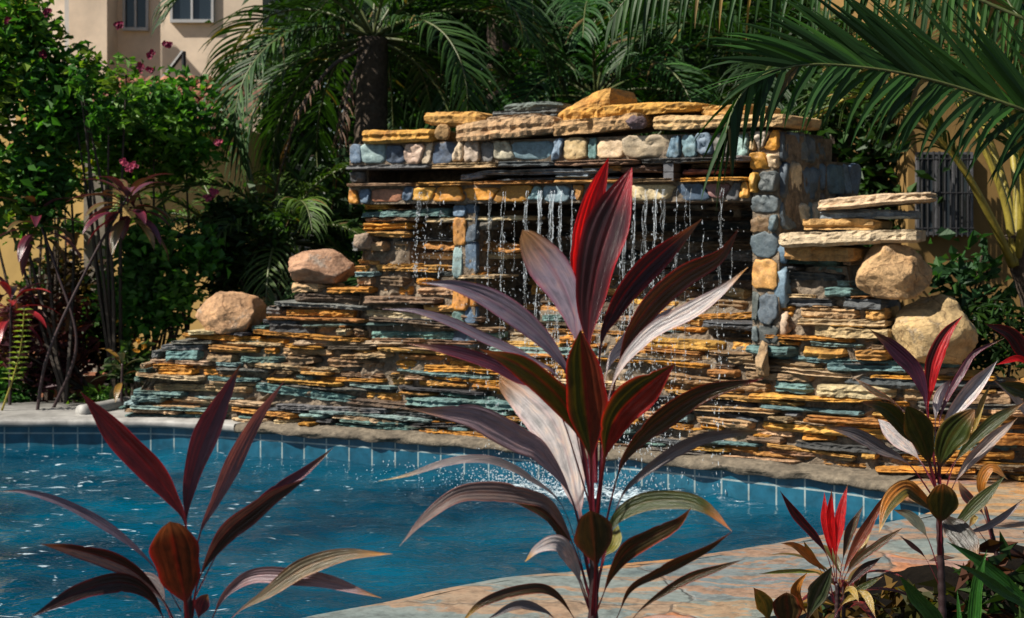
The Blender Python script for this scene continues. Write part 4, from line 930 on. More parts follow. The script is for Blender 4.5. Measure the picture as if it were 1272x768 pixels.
S_lv = [
 ([(1038, 730), (1028, 692), (1012, 666), (990, 641), (969, 610)], 18, MAR, dict(dy=-0.05)),
 ([(1039, 730), (1034, 695), (1026, 650), (1024, 612)], 16, RED, dict(dy=0.03)),
 ([(1040, 730), (1038, 695), (1032, 648), (1033, 608)], 15, RED, dict(dy=-0.03)),
 ([(1040, 730), (1039, 692), (1045, 636), (1053, 602)], 18, RED, dict(dy=0.05)),
 ([(1041, 735), (1047, 696), (1056, 660), (1072, 629)], 16, BRO, dict(dy=0.0)),
 ([(1041, 745), (1047, 714), (1061, 682), (1083, 644), (1105, 608)], 19, ((0.13, 0.03, 0.012), (0.26, 0.04, 0.02)), dict(dy=-0.05)),
 ([(1041, 745), (1050, 716), (1067, 695), (1094, 675), (1121, 656)], 16, BRO, dict(dy=-0.1)),
 ([(1041, 745), (1052, 712), (1064, 690), (1083, 659)], 15, YEL, dict(dy=0.04)),
 ([(1040, 755), (1052, 730), (1071, 709), (1095, 692)], 16, DRK, dict(dy=-0.05)),
 ([(1037, 750), (1028, 715), (1012, 698), (990, 679), (970, 675)], 17, ORG, dict(dy=-0.1, label='orange dried leaf pointing left')),
 ([(1036, 745), (1024, 716), (1001, 710), (974, 710), (943, 713)], 8, ((0.2, 0.24, 0.04), (0.3, 0.3, 0.06)), dict(dy=-0.1)),
 ([(1036, 750), (1020, 710), (1008, 690), (998, 672)], 12, YEL, dict(dy=-0.05)),
 ([(1010, 790), (1003, 765), (988, 735), (1003, 711)], 18, ORG, dict(dy=-0.1)),
 ([(1000, 800), (1003, 772), (1015, 738), (1034, 703)], 34, ((0.03, 0.045, 0.02), (0.28, 0.24, 0.18)), dict(dy=-0.12, dy0=-0.1, label='dark leaf with a pale edge')),
 ([(962, 800), (956, 775), (949, 750), (936, 730)], 30, ((0.09, 0.10, 0.015), (0.40, 0.28, 0.05)), dict(dy=-0.1, dy0=-0.1)),
 ([(982, 800), (980, 780), (978, 755), (977, 736)], 40, BRO, dict(dy=-0.05, dy0=-0.12, blunt=1.0)),
 ([(1041, 765), (1048, 738), (1058, 732), (1067, 748)], 12, YEL, dict(dy=-0.1)),
 ([(1030, 780), (1044, 754), (1058, 742), (1075, 739), (1088, 768)], 15, YEL, dict(dy=-0.12)),
 ([(1041, 770), (1050, 745), (1070, 731), (1097, 716)], 12, GRN, dict(dy=-0.05)),
]
cordyline('small cordyline with a tuft of spiky red leaves and dried orange ones', [(1040, 800), (1040, 768), (1040, 725)], 4.3, S_lv, 0.008)
Q_lv = [
 ([(1238, 690), (1224, 628), (1219, 600), (1232, 581), (1252, 596)], 20, ORG, dict(dy=-0.05)),
 ([(1236, 700), (1182, 665), (1196, 645), (1222, 618), (1249, 591)], 24, GRN, dict(dy=-0.08)),
 ([(1240, 710), (1202, 668), (1228, 654), (1252, 638), (1274, 618)], 13, GRY, dict(dy=-0.06)),
 ([(1236, 690), (1222, 640), (1200, 615), (1190, 596)], 18, DRK, dict(dy=0.05)),
 ([(1230, 680), (1210, 650), (1212, 641), (1204, 655)], 12, YEL, dict(dy=0.0)),
]
cordyline('thin bare stemmed cordyline with a curled orange leaf at the far right', [(1247, 800), (1240, 700), (1224, 630)], 4.6, Q_lv, 0.007)
X_lv = [
 ([(1300, 560), (1290, 470), (1272, 437), (1254, 414), (1223, 402)], 28, MAR, dict(dy=-0.1)),
 ([(1300, 560), (1288, 470), (1268, 446), (1238, 453)], 12, RED, dict(dy=-0.1)),
 ([(1300, 570), (1292, 505), (1270, 486), (1240, 476)], 30, GRN, dict(dy=-0.1)),
 ([(1300, 580), (1290, 540), (1262, 495), (1232, 470)], 14, GRY, dict(dy=-0.05)),
 ([(1300, 560), (1300, 470), (1310, 420), (1330, 380)], 30, RED, dict(dy=-0.1)),
 ([(1300, 570), (1316, 500), (1350, 470), (1380, 470)], 30, MAR, dict(dy=-0.1)),
]
cordyline('purple cordyline leaning in at the right edge behind the silvery one', [(1306, 760), (1302, 640), (1300, 560)], 5.2, X_lv, 0.009)
G_lv = [
 ([(1190, 830), (1161, 770), (1138, 742), (1117, 715)], 28, BRG, dict(dy=-0.1, petn=0, blunt=.3)),
 ([(1208, 830), (1210, 768), (1215, 722), (1226, 683)], 24, BRG, dict(dy=-0.05, petn=0)),
 ([(1300, 770), (1272, 745), (1237, 714), (1210, 692), (1176, 673)], 24, BRG, dict(dy=-0.05, petn=0)),
 ([(1300, 785), (1270, 750), (1250, 738), (1215, 713), (1182, 699)], 18, BRG, dict(dy=-0.1, petn=0)),
 ([(1196, 830), (1193, 780), (1189, 732)], 10, BRG, dict(dy=0.0, petn=0)),
]
cordyline('bright green strap leaved plant in the bottom right corner', [(1215, 900), (1215, 870), (1215, 840)], 3.9, G_lv, 0.02, name='strap_leaf_plant', stem_mat='green_stem', cat='plant')

# ------------------------------------------------------------------ foliage generators
def leaves(a, cen, size, col, nrm_bias=(0, 0, 0.6), jit=0.35, aspect=0.5, colv=0.2):
    cen = np.asarray(cen, float); n = len(cen)
    d = rng.normal(0, 1, (n, 3)); d[:, 2] *= 0.5; d[:, 2] -= 0.15; d /= np.linalg.norm(d, axis=1)[:, None]
    nn = rng.normal(0, 0.6, (n, 3)) + np.array(nrm_bias); s = np.cross(d, nn); s /= np.linalg.norm(s, axis=1)[:, None] + 1e-9
    up = np.cross(s, d)
    sz = size * rng.uniform(1 - jit, 1 + jit, n)[:, None]
    b = cen - d * sz * 0.5; tip = cen + d * sz * 0.5 - up * sz * 0.12; m = cen + up * sz * 0.02
    l = m + s * sz * aspect * 0.5 + up * sz * 0.10; r = m - s * sz * aspect * 0.5 + up * sz * 0.10
    V = np.stack([b, l, tip, r], 1).reshape(-1, 3)
    F = np.arange(n * 4).reshape(n, 4); FF = np.concatenate([F[:, [0, 1, 2]], F[:, [0, 2, 3]]]).tolist()
    c = np.asarray(col, float)
    if c.ndim == 1: c = np.repeat(c[None], n, 0)
    c = c * rng.uniform(1 - colv, 1 + colv, (n, 1))
    a.add(V, FF, np.repeat(c, 4, 0))
def bush(name, label, cat, base, cen, rad, n, size, cols, clumps=14, spread=0.26, stems=5, flowers=None, group=None, aspect=0.55, stem_mat='bark', stem_r=0.012):
    base = np.asarray(base, float); cen = np.asarray(cen, float); rad = np.asarray(rad, float)
    root = thing(name, label, cat, base, group)
    k = rng.normal(0, 1, (clumps, 3)); k /= np.linalg.norm(k, axis=1)[:, None]; k *= rng.uniform(0.35, 1.0, (clumps, 1)) ** 0.5
    cl = cen + k * rad * 0.85
    a = Acc(); per = n // clumps
    for c in cl:
        pts = c + rng.normal(0, 1, (per, 3)) * rad * spread * rng.uniform(0.7, 1.2)
        leaves(a, pts, size, np.array(cols[rng.integers(len(cols))]), aspect=aspect)
    obj('foliage', a, M['leaf'], root)
    a = Acc()
    for c in cl[:max(stems, 1)]:
        mid = (base + c) / 2 + rng.normal(0, 0.06, 3); a.tube(crom([base + rng.normal(0, 0.03, 3) * [1, 1, 0], mid, c], 10), np.linspace(stem_r * 1.6, stem_r * 0.5, 10), 5)
    obj('stem', a, M[stem_mat], root)
    for p, r, col in (flowers or []):
        flower(p, r, col, root)
    return root
def flower(p, r, col, root):
    a = Acc()
    for k in range(9):
        q = np.asarray(p) + rng.normal(0, 1, 3) * r * 0.24
        for j in range(5):
            th = j * 1.257 + rng.uniform(0, 1); d = np.array([math.cos(th), -0.5, math.sin(th)]) * r * 0.42; s_ = np.array([-math.sin(th), 0, math.cos(th)]) * r * 0.24
            a.add([q, q + d * 0.6 + s_, q + d, q + d * 0.6 - s_], [(0, 1, 2, 3)], np.array(col) * rng.uniform(0.7, 1.25))
    return obj('flower', a, M['petal'], root)
def frond(rach, lmax, n, root, col, droop=0.5, ang=55, wid=0.028, r0=0.012, up=0.25, start=0.12, lens=None, dirs=None, rmat='rachis', seg=6, name='frond', gaps=0.05, loose=0.05):
    """pinnate palm frond: rachis points in space, leaflets to both sides; dirs(t, side) may give the starting direction"""
    C = crom(rach, 60); a = Acc(); T = np.gradient(C, axis=0); T /= np.linalg.norm(T, axis=1)[:, None]
    for side in (-1, 1):
        for i in range(n):
            t = start + (1 - start) * (i + rng.uniform(0, 0.6)) / n
            if rng.random() < (gaps if side < 0 or dirs is None else gaps * 3): continue
            t = min(t, 0.995); k = t * 59; k0 = int(k); p = C[k0] + (C[min(k0 + 1, 59)] - C[k0]) * (k - k0); tg = T[k0]
            ln = lmax * (math.sin(math.pi * min(1, (0.10 + 0.86 * (t - start) / (1 - start)))) ** 0.55 if lens is None else lens(t) if lens.__defaults__ is None else lens(t, side)) * rng.uniform(0.78, 1.10) * (rng.uniform(0.4, 0.8) if rng.random() < 0.06 else 1)
            if dirs is None:
                h = np.cross(tg, [0, 0, 1]); h /= np.linalg.norm(h) + 1e-9
                aa = R(ang * (1 - 0.55 * t) + rng.normal(0, 4)); d = h * side * math.sin(aa) + tg * math.cos(aa) + np.array([0, 0, up + rng.normal(0, 0.06)])
            else:
                d = np.asarray(dirs(t, side)) + rng.normal(0, loose, 3)
            d = d / np.linalg.norm(d)
            pts = [p]; q = p.copy(); dd = d.copy()
            dr = (droop(t, side) if callable(droop) else droop) * rng.uniform(0.55, 1.5)
            for j in range(seg):
                q = q + dd * ln / seg; pts.append(q.copy()); dd = dd + np.array([0, 0, -dr * (j + 1) / seg * 0.55]); dd /= np.linalg.norm(dd)
            pts = np.array(pts); tt = np.gradient(pts, axis=0)
            w = np.cross(tt, np.cross(tg, d)); w /= np.linalg.norm(w, axis=1)[:, None] + 1e-9
            fw = wid * np.array([0.5, 1.0, 0.95, 0.8, 0.6, 0.35, 0.03])[:seg + 1] * rng.uniform(0.8, 1.1)
            nn = np.cross(w, tt); nn /= np.linalg.norm(nn, axis=1)[:, None] + 1e-9
            V = np.stack([pts + w * fw[:, None] * 0.5 + nn * fw[:, None] * 0.14, pts, pts - w * fw[:, None] * 0.5 + nn * fw[:, None] * 0.14], 1)
            a.grid(V, (np.asarray(col) if rng.random() > 0.03 else np.array([0.16, 0.11, 0.04])) * rng.uniform(0.6, 1.35))
    o = obj(name, a, M['palm'], root)
    b = Acc(); b.tube(C, np.linspace(r0, r0 * 0.25, 60), 6); ro = bpy.data.objects.new('stalk', mesh('stalk', b, M[rmat], True)); COL.objects.link(ro); ro.parent = o
    ro.matrix_parent_inverse = Matrix()
    return o
# a stalk is the frond's own sub-part: its frame is the frond's, whose vertices are in world space already
def palm(name, label, base, height, nf, flen, col, lmax=0.5, nl=34, lean=(0, 0), droop=0.7, tr=0.13, az=None, group=None, rmat='green_stem', wid=0.03, elev=(10, 75), trunk_mat='bark'):
    base = np.asarray(base, float); root = thing(name, label, 'palm tree', base, group)
    top = base + np.array([lean[0], lean[1], height]); C = crom([base, (base + top) / 2 + np.array([lean[0] * 0.15, 0, 0]), top], 70)
    a = Acc(); rr = tr * (1 + 0.10 * np.abs(np.sin(np.arange(70) * 0.9))) * np.linspace(1.1, 0.85, 70); a.tube(C, rr, 12); obj('trunk', a, M[trunk_mat], root, True)
    for k in range(nf):
        th = (az[k % len(az)] if az else k * 2.39996) + rng.normal(0, 0.12); el = R(elev[0] + (elev[1] - elev[0]) * (k / nf) + rng.normal(0, 5)); L = flen * rng.uniform(0.85, 1.1)
        h = np.array([math.cos(th), math.sin(th), 0]); pts = []; q = top.copy(); e_ = el
        for j in range(8):
            pts.append(q.copy()); q = q + (h * math.cos(e_) + np.array([0, 0, math.sin(e_)])) * L / 7; e_ -= R(15 + 7 * (1 - k / nf)) * (0.6 + j * 0.14)
        frond(pts, lmax, nl, root, np.array(col) * rng.uniform(0.75, 1.25), droop=droop, wid=wid, r0=0.018, rmat=rmat)
    return root

# ------------------------------------------------------------------ right palm whose frond hangs in front of the wall
np_base = np.array([3.05, 6.1, 0.06])
pr = thing('palm_tree', 'palm standing just outside the frame whose long dark frond arches in front of the wall', 'palm tree', np_base)
a = Acc(); C = crom([np_base, np_base + [0.04, 0, 1.0], np_base + [-0.02, 0, 1.95]], 40); a.tube(C, 0.11 * (1 + 0.08 * np.abs(np.sin(np.arange(40) * 1.1))), 12); obj('trunk', a, M['bark'], pr, True)
crown = np_base + [-0.02, 0, 1.95]
def pxs(l, Ya, Yb): return [P(x, y, Ya + (Yb - Ya) * i / (len(l) - 1)) for i, (x, y) in enumerate(l)]
r1 = [crown] + pxs([(1330, 160), (1272, 137), (1181, 106), (1103, 88), (1025, 80), (978, 84), (943, 96), (922, 116), (908, 142), (902, 165)], 6.0, 5.6)
def d1(t, sd):
    k = float(np.clip((t - 0.22) / 0.78, 0, 1)); e = float(sstep(0.62, 0.95, k))
    if sd < 0:  # upper row: stiff, up and to the left, folding over towards the tip
        u = np.array([-0.60 - 0.40 * k, -0.10, 0.86 - 0.62 * k]); return u * (1 - e) + np.array([-0.24, -0.1, -0.80]) * e
    u = np.array([-0.72 + 0.05 * k, -0.25, -0.40 - 0.45 * k]); return u * (1 - e) + np.array([-0.12, -0.1, -1.0]) * e
DG = (0.018, 0.060, 0.010)
frond(r1, 0.64, 80, pr, DG, droop=lambda t, s: (0.06 + 1.3 * max(0, t - 0.62)) if s < 0 else 0.9, wid=0.033, r0=0.012, start=0.22, dirs=d1, gaps=0.08, loose=0.085, lens=lambda t, s=-1: (1.0 if t < 0.5 else 1.0 - 1.0 * (t - 0.5)) * (1.0 if s < 0 else (0.55 + 0.2 * t)), rmat='green_stem')
r2 = [crown, P(1240, 10, 6.2), P(1100, -60, 6.3), P(960, -75, 6.4), P(860, -50, 6.4), P(790, -12, 6.4), P(756, 28, 6.4)]
frond(r2, 0.5, 50, pr, DG, droop=1.1, wid=0.024, r0=0.012, start=0.3, dirs=lambda t, s: np.array([-0.22, 0.3 * s, -0.85]), rmat='green_stem')
r3 = [crown, P(1290, 40, 6.4), P(1230, -40, 6.8), P(1180, -70, 7.2)]
frond(r3, 0.6, 36, pr, DG, droop=0.6, wid=0.026, start=0.25, rmat='green_stem')
for k in range(7):
    th = [0.2, 0.9, 1.7, -0.5, -1.2, 2.4, -1.9][k]; h = np.array([math.cos(th), math.sin(th), 0]); pts = []; q = crown.copy(); e_ = R(65)
    for j in range(7):
        pts.append(q.copy()); q = q + (h * math.cos(e_) + np.array([0, 0, math.sin(e_)])) * 0.32; e_ -= R(20)
    frond(pts, 0.5, 24, pr, DG, droop=0.6, wid=0.028, start=0.25, rmat='green_stem')
# right rear palm with yellow stalks
b2 = np.array([3.20, 8.55, 0.06]); pr2 = thing('palm_tree', 'palm with thick yellow green stalks beside the ochre house wall', 'palm tree', b2)
a = Acc(); C = crom([b2, b2 + [0.03, 0, 0.6], P(1262, 290, 8.55)], 40); a.tube(C, 0.085 * (1 + 0.10 * np.abs(np.sin(np.arange(40) * 1.0))), 10); obj('trunk', a, M['bark'], pr2, True)
for pts, col in [([(1258, 330, 8.5), (1238, 285, 8.4), (1200, 215, 8.3), (1165, 170, 8.25), (1120, 130, 8.2), (1060, 120, 8.2), (1010, 150, 8.2)], (0.055, 0.09, 0.02)),
                 ([(1262, 330, 8.5), (1248, 250, 8.5), (1215, 170, 8.5), (1170, 105, 8.6), (1110, 80, 8.7), (1050, 95, 8.8)], (0.04, 0.075, 0.02)),
                 ([(1264, 330, 8.6), (1262, 230, 8.7), (1245, 120, 8.9), (1200, 40, 9.1), (1140, 0, 9.3)], (0.05, 0.08, 0.02)),
                 ([(1262, 320, 8.6), (1248, 230, 8.8), (1205, 120, 9.0), (1150, 60, 9.2), (1090, 55, 9.3), (1040, 90, 9.4)], (0.03, 0.07, 0.014)),
                 ([(1264, 320, 8.7), (1262, 200, 9.0), (1235, 70, 9.3), (1190, -20, 9.5), (1130, -50, 9.6), (1060, -30, 9.7)], (0.03, 0.07, 0.014)),
                 ([(1265, 320, 8.5), (1272, 240, 8.3), (1262, 150, 8.1), (1230, 90, 8.0), (1190, 80, 7.9)], (0.03, 0.07, 0.014)),
                 ([(1266, 320, 8.6), (1275, 220, 8.6), (1300, 120, 8.6), (1350, 60, 8.6)], (0.05, 0.08, 0.02))]:
    frond([P(*q) for q in pts], 0.62, 40, pr2, col, droop=1.5, wid=0.022, r0=0.028, start=0.42, rmat='rachis')

# ------------------------------------------------------------------ background palms and trees
palm('palm_tree', 'date palm with a dark trunk and drooping feather fronds left of the trough', (-1.35, 12.6, 0.06), 3.05, 26, 2.2, (0.026, 0.066, 0.016), 0.6, 46, (0.12, 0), 1.0, 0.15, elev=(-22, 72), az=[0.0, 3.14, 0.45, 2.7, -0.5, 3.6, 1.1, 2.1, -0.85, 3.95, 0.2, 2.95, 1.6])
palm('palm_tree', 'bright green palm directly behind the middle of the trough', (0.75, 13.6, 0.06), 2.6, 20, 2.2, (0.026, 0.085, 0.018), 0.6, 42, (0.05, 0), 1.0, 0.12, elev=(-10, 75))
palm('palm_tree', 'palm behind the right end of the trough in the shade', (2.4, 12.4, 0.06), 2.5, 18, 2.1, (0.020, 0.055, 0.012), 0.6, 40, (-0.05, 0), 1.0, 0.12, elev=(-15, 75))
palm('palm_tree', 'tall palm far behind the trough, upper centre of the photo', (-0.15, 16.5, 0.06), 4.1, 20, 2.8, (0.022, 0.060, 0.014), 0.7, 44, (0, 0), 0.9, 0.15)
palm('palm_tree', 'tall palm far behind at the upper right, partly hidden by the near frond', (3.6, 16.0, 0.06), 3.8, 18, 2.6, (0.022, 0.055, 0.014), 0.7, 42, (0, 0), 0.9, 0.14)
# two brown dead fronds hanging on the date palm are parts of it: added to the same tree
dp = [o for o in bpy.data.objects if o.get('label', '').startswith('date palm')][0]
for pts in ([(450, 60, 12.2), (410, 85, 11.9), (372, 140, 11.7), (352, 200, 11.7), (338, 262, 11.7)], [(458, 60, 12.2), (436, 100, 11.9), (425, 160, 11.8), (420, 215, 11.8), (410, 270, 11.8)]):
    o = frond([P(*q) for q in pts], 0.22, 26, dp, (0.12, 0.062, 0.035), droop=2.2, wid=0.02, r0=0.02, start=0.3, rmat='bark'); o['label'] = 'dead brown hanging frond'

def tree(label, base, h, rad, n, size, cols, group='trees closing the view behind the garden', clumps=26, tr=0.12):
    base = np.asarray(base, float); root = thing('garden_tree', label, 'tree', base, group)
    cen = base + [0, 0, h]; a = Acc(); b = Acc()
    b.tube(crom([base, base + [rng.normal(0, 0.15), 0, h * 0.5], cen], 14), np.linspace(tr, tr * 0.4, 14), 8)
    k = rng.normal(0, 1, (clumps, 3)); k /= np.linalg.norm(k, axis=1)[:, None]; k *= rng.uniform(0.2, 1, (clumps, 1)) ** 0.4
    cl = cen + k * np.asarray(rad) * 0.85
    for c in cl:
        leaves(a, c + rng.normal(0, 1, (n // clumps, 3)) * np.asarray(rad) * 0.20, size, np.array(cols[rng.integers(len(cols))]))
    for c in cl[:9]:
        s0 = base + [0, 0, h * rng.uniform(0.35, 0.7)]; b.tube(crom([s0, (s0 + c) / 2 + [0, 0, 0.1], c], 8), np.linspace(tr * 0.35, tr * 0.1, 8), 5)
    obj('crown', a, M['leaf'], root); obj('trunk', b, M['bark'], root, True)
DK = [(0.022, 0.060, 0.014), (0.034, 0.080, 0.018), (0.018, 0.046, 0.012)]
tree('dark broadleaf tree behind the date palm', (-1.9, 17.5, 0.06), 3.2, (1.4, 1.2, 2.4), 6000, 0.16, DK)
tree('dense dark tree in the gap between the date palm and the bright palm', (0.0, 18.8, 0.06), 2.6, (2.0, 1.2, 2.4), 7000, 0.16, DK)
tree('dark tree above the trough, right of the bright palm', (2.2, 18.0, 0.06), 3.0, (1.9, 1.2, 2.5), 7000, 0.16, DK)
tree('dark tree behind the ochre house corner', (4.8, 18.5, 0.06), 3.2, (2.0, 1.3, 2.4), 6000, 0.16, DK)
for k, (x, y, h, rx, rz) in enumerate([(-2.2, 23.0, 6.2, 2.6, 4.2), (1.6, 24.5, 6.6, 2.8, 4.6), (5.6, 23.0, 6.4, 2.8, 4.4), (9.5, 21.0, 6.0, 2.8, 4.4)]):  # tall trees added to keep bright sky out of the pool reflections
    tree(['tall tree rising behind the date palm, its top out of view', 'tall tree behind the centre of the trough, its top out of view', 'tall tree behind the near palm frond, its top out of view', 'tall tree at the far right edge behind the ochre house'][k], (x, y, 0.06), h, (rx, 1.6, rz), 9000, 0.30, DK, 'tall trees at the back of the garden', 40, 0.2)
# low hedges that close the view under the palms
def hedge(label, x0, x1, y, h, n, cols):
    a = Acc(); b = Acc(); root = thing('garden_hedge', label, 'hedge', ((x0 + x1) / 2, y, 0.06))
    p = np.stack([rng.uniform(x0, x1, n), y + rng.normal(0, 0.3, n), 0.06 + h * rng.uniform(0, 1, n) ** 0.8], 1)
    p[:, 2] *= 1 + 0.18 * np.sin(p[:, 0] * 3.1) + 0.08 * np.sin(p[:, 0] * 8)
    leaves(a, p, 0.13, np.array(cols)[rng.integers(0, len(cols), n)])
    for x in np.linspace(x0, x1, 12): b.tube(crom([(x, y, 0.06), (x + 0.1, y, h * 0.5), (x, y, h * 0.9)], 6), 0.02, 5)
    obj('foliage', a, M['leaf'], root); obj('stem', b, M['bark'], root)
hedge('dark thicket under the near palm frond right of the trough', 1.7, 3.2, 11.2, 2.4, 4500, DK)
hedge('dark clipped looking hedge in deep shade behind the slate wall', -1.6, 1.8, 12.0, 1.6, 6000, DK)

# ------------------------------------------------------------------ houses
def rect3(a, px0, py0, px1, py1, Y, th=0.1, off=0.0):
    p, q = P(px0, py1, Y), P(px1, py0, Y); a.box(((p[0] + q[0]) / 2, Y + th / 2 + off, (p[2] + q[2]) / 2), (q[0] - p[0], th, q[2] - p[2]))
def window(root, px0, py0, px1, py1, Y, mull=1, grille=False, fm='frame'):
    a = Acc(); f = 3
    rect3(a, px0 - f, py0 - f, px1 + f, py0, Y - 0.05, 0.08); rect3(a, px0 - f, py1, px1 + f, py1 + f + 1, Y - 0.07, 0.12)
    rect3(a, px0 - f, py0, px0, py1, Y - 0.05, 0.08); rect3(a, px1, py0, px1 + f, py1, Y - 0.05, 0.08)
    for k in range(mull):
        x = px0 + (px1 - px0) * (k + 1) / (mull + 1); rect3(a, x - 1.3, py0, x + 1.3, py1, Y - 0.045, 0.05)
    fr = obj('window', a, M[fm], root)
    a = Acc(); rect3(a, px0, py0, px1, py1, Y - 0.012, 0.01); po_ = bpy.data.objects.new('pane', mesh('pane', a, M['glass'])); COL.objects.link(po_); po_.parent = fr
    if grille:
        a = Acc(); n = 9
        for k in range(n):
            x = px0 + (px1 - px0) * (k + 0.5) / n; p, q = P(x, py1 + 6, Y - 0.13), P(x, py0 - 4, Y - 0.13); a.tube([p, (p + q) / 2, q], 0.008, 6)
        for y in (py0 + 6, (py0 + py1) / 2, py1 - 4):
            p, q = P(px0 - 4, y, Y - 0.13), P(px1 + 4, y, Y - 0.13); a.tube([p, (p + q) / 2, q], 0.008, 6)
        go_ = bpy.data.objects.new('grille', mesh('grille', a, M['metal'])); COL.objects.link(go_); go_.parent = fr
HY1 = 19.0
h1 = thing('cream_house', 'cream two storey house with white framed windows at the upper left', 'house', (P(180, 280, HY1)[0], HY1, 0.06))
a = Acc(); z1 = 5.6
def wbox(a, x0, x1, y0, y1, z0, z1): a.box(((x0 + x1) / 2, (y0 + y1) / 2, (z0 + z1) / 2), (x1 - x0, y1 - y0, z1 - z0))
xa, xb, xc, xd = P(100, 0, HY1)[0], P(146, 0, HY1)[0], P(205, 0, HY1)[0], P(330, 0, HY1)[0]
wbox(a, xa, xb, HY1 - 0.5, HY1 + 4, 0.06, z1); wbox(a, xb, xc, HY1, HY1 + 4, 0.06, z1 + .004); wbox(a, xc, xd, HY1 - 0.25, HY1 + 4, 0.06, z1 + .008)
wbox(a, P(-160, 0, HY1)[0], P(84, 0, HY1)[0], HY1 + 0.6, HY1 + 4, 0.06, 4.9)
obj('wall', a, M['cream'], h1)
window(h1, 155, -60, 181, 34, HY1, 1); window(h1, 214, -60, 262, 24, HY1 - 0.25, 1)
a = Acc(); wbox(a, P(58, 0, HY1)[0], P(76, 0, HY1)[0], HY1 - 1.2, HY1 - 0.9, 0.06, z1); obj('column', a, M['yellow'], h1)
a = Acc(); wbox(a, P(86, 0, HY1)[0], P(101, 0, HY1)[0], HY1 - 0.2, HY1 + 0.4, 0.06, z1); obj('downpipe_panel', a, M['frame'], h1)
a = Acc(); p = [P(198, 104, 17.2), P(228, 64, 17.2)]; a.tube([p[0], (p[0] + p[1]) / 2, p[1]], 0.03, 6); q = [P(228, 64, 17.2), P(229, 106, 17.2)]; a.tube([q[0], (q[0] + q[1]) / 2, q[1]], 0.03, 6)
tag(obj('stair_railing', a, M['metal']), 'black metal railing rising diagonally above the tiled roof', 'railing')
# tiled outbuilding
RY = 15.5
h2 = thing('garden_house', 'low yellow garden building with a red clay tile roof behind the shrubs', 'building', (P(130, 280, RY)[0], RY, 0.06))
a = Acc(); wbox(a, P(10, 0, RY)[0], P(300, 0, RY)[0], RY + 0.3, RY + 2.2, 0.06, P(0, 158, RY)[2]); obj('wall', a, M['yellow'], h2)
a = Acc(); x0, x1 = P(60, 0, RY)[0], P(310, 0, RY)[0]; zr0, zr1 = P(0, 158, RY)[2], P(0, 100, RY + 1.2)[2]
nx = int((x1 - x0) / 0.16); 
for i in range(nx):
    for j in range(6):
        t0, t1 = j / 6, (j + 1.15) / 6; xx = x0 + i * 0.16 + rng.normal(0, 0.006)
        th = np.linspace(0, math.pi, 7); V = np.zeros((2, 7, 3)); zb0 = 0.015 + rng.normal(0, 0.006)
        for k, t in enumerate((t0, t1)):
            rr = 0.085 - 0.012 * k; V[k, :, 0] = xx + np.cos(th) * rr; V[k, :, 1] = RY - 0.1 + 1.4 * t; V[k, :, 2] = zr0 + (zr1 - zr0) * t + np.sin(th) * rr * 0.8 + zb0 * (1 - k)
        a.grid(V, np.array([(0.30, 0.115, 0.06), (0.36, 0.15, 0.08), (0.22, 0.09, 0.05)][rng.integers(3)]) * rng.uniform(0.8, 1.15))
V = np.array([[[x0, RY - 0.08, zr0 - 0.01], [x1, RY - 0.08, zr0 - 0.01]], [[x0, RY + 1.3, zr1 - 0.02], [x1, RY + 1.3, zr1 - 0.02]]]); a.grid(V, (0.16, 0.07, 0.045))
obj('roof', a, M['roof'], h2)
# yellow garden wall with column, hanging pot
YW = 12.6
gw = thing('garden_wall', 'sunlit yellow garden wall behind the dark red shrub at the left', 'wall', (P(20, 280, YW)[0], YW, 0.06))
a = Acc(); wbox(a, -6.5, P(108, 0, YW)[0], YW, YW + 0.2, 0.06, 2.25); obj('wall', a, M['yellow'], gw)
a = Acc(); wbox(a, P(108, 0, YW)[0], P(134, 0, YW)[0], YW - 0.1, YW + 0.15, 0.06, 2.5); obj('column', a, plain_mat('grey column', (0.26, 0.22, 0.17), 0.85, 0.3, 8, 0.3), gw)
def lathe(a, c, prof, n=18, col=(0.3, 0.12, 0.06)):
    th = np.linspace(0, 2 * math.pi, n, endpoint=False); V = np.zeros((len(prof), n, 3))
    for k, (r, z) in enumerate(prof): V[k, :, 0] = c[0] + r * np.cos(th); V[k, :, 1] = c[1] + r * np.sin(th); V[k, :, 2] = c[2] + z
    a.grid(V, col, closed=True)
def pot(c, r, h, label, plant=True, name='plant_pot', cat='plant pot', pcols=None, ps=0.5):
    root = thing(name, label, cat, c); a = Acc()
    lathe(a, c, [(0.001, 0), (r * 0.68, 0), (r * 0.95, h * 0.8), (r * 0.96, h * 0.8), (r * 1.08, h * 0.8), (r * 1.08, h), (r * 0.95, h), (r * 0.88, h * 0.86), (0.001, h * 0.86)])
    obj('pot', a, M['terra'], root, False)
    if plant:
        b = Acc(); n = 170; leaves(b, np.asarray(c) + [0, 0, h + r * 0.7] + rng.normal(0, 1, (n, 3)) * [r * 0.75, r * 0.7, r * 0.5], 0.07, np.array([(0.05, 0.12, 0.025)])[np.zeros(n, int)]); obj('foliage', b, M['leaf'], root)
    return root
pc = P(89, 305, YW - 0.22); hp = pot(pc, 0.062, 0.11, 'small terracotta pot of green leaves hanging on the yellow wall')
a = Acc(); a.tube([pc + [0, 0, 0.09], pc + [0, 0.12, 0.13], pc + [0, 0.215, 0.13]], 0.006, 5); obj('bracket', a, M['metal'], hp)
pot(P(108, 503, 11.0) * [1, 1, 0] + [0, 0, 0.06], 0.14, 0.24, 'broad terracotta pot on the ground left of the slate wall', False)
pot(P(70, 475, 11.6) * [1, 1, 0] + [0, 0, 0.06], 0.2, 0.42, 'large dark clay urn among the cordyline stems at the left', False)

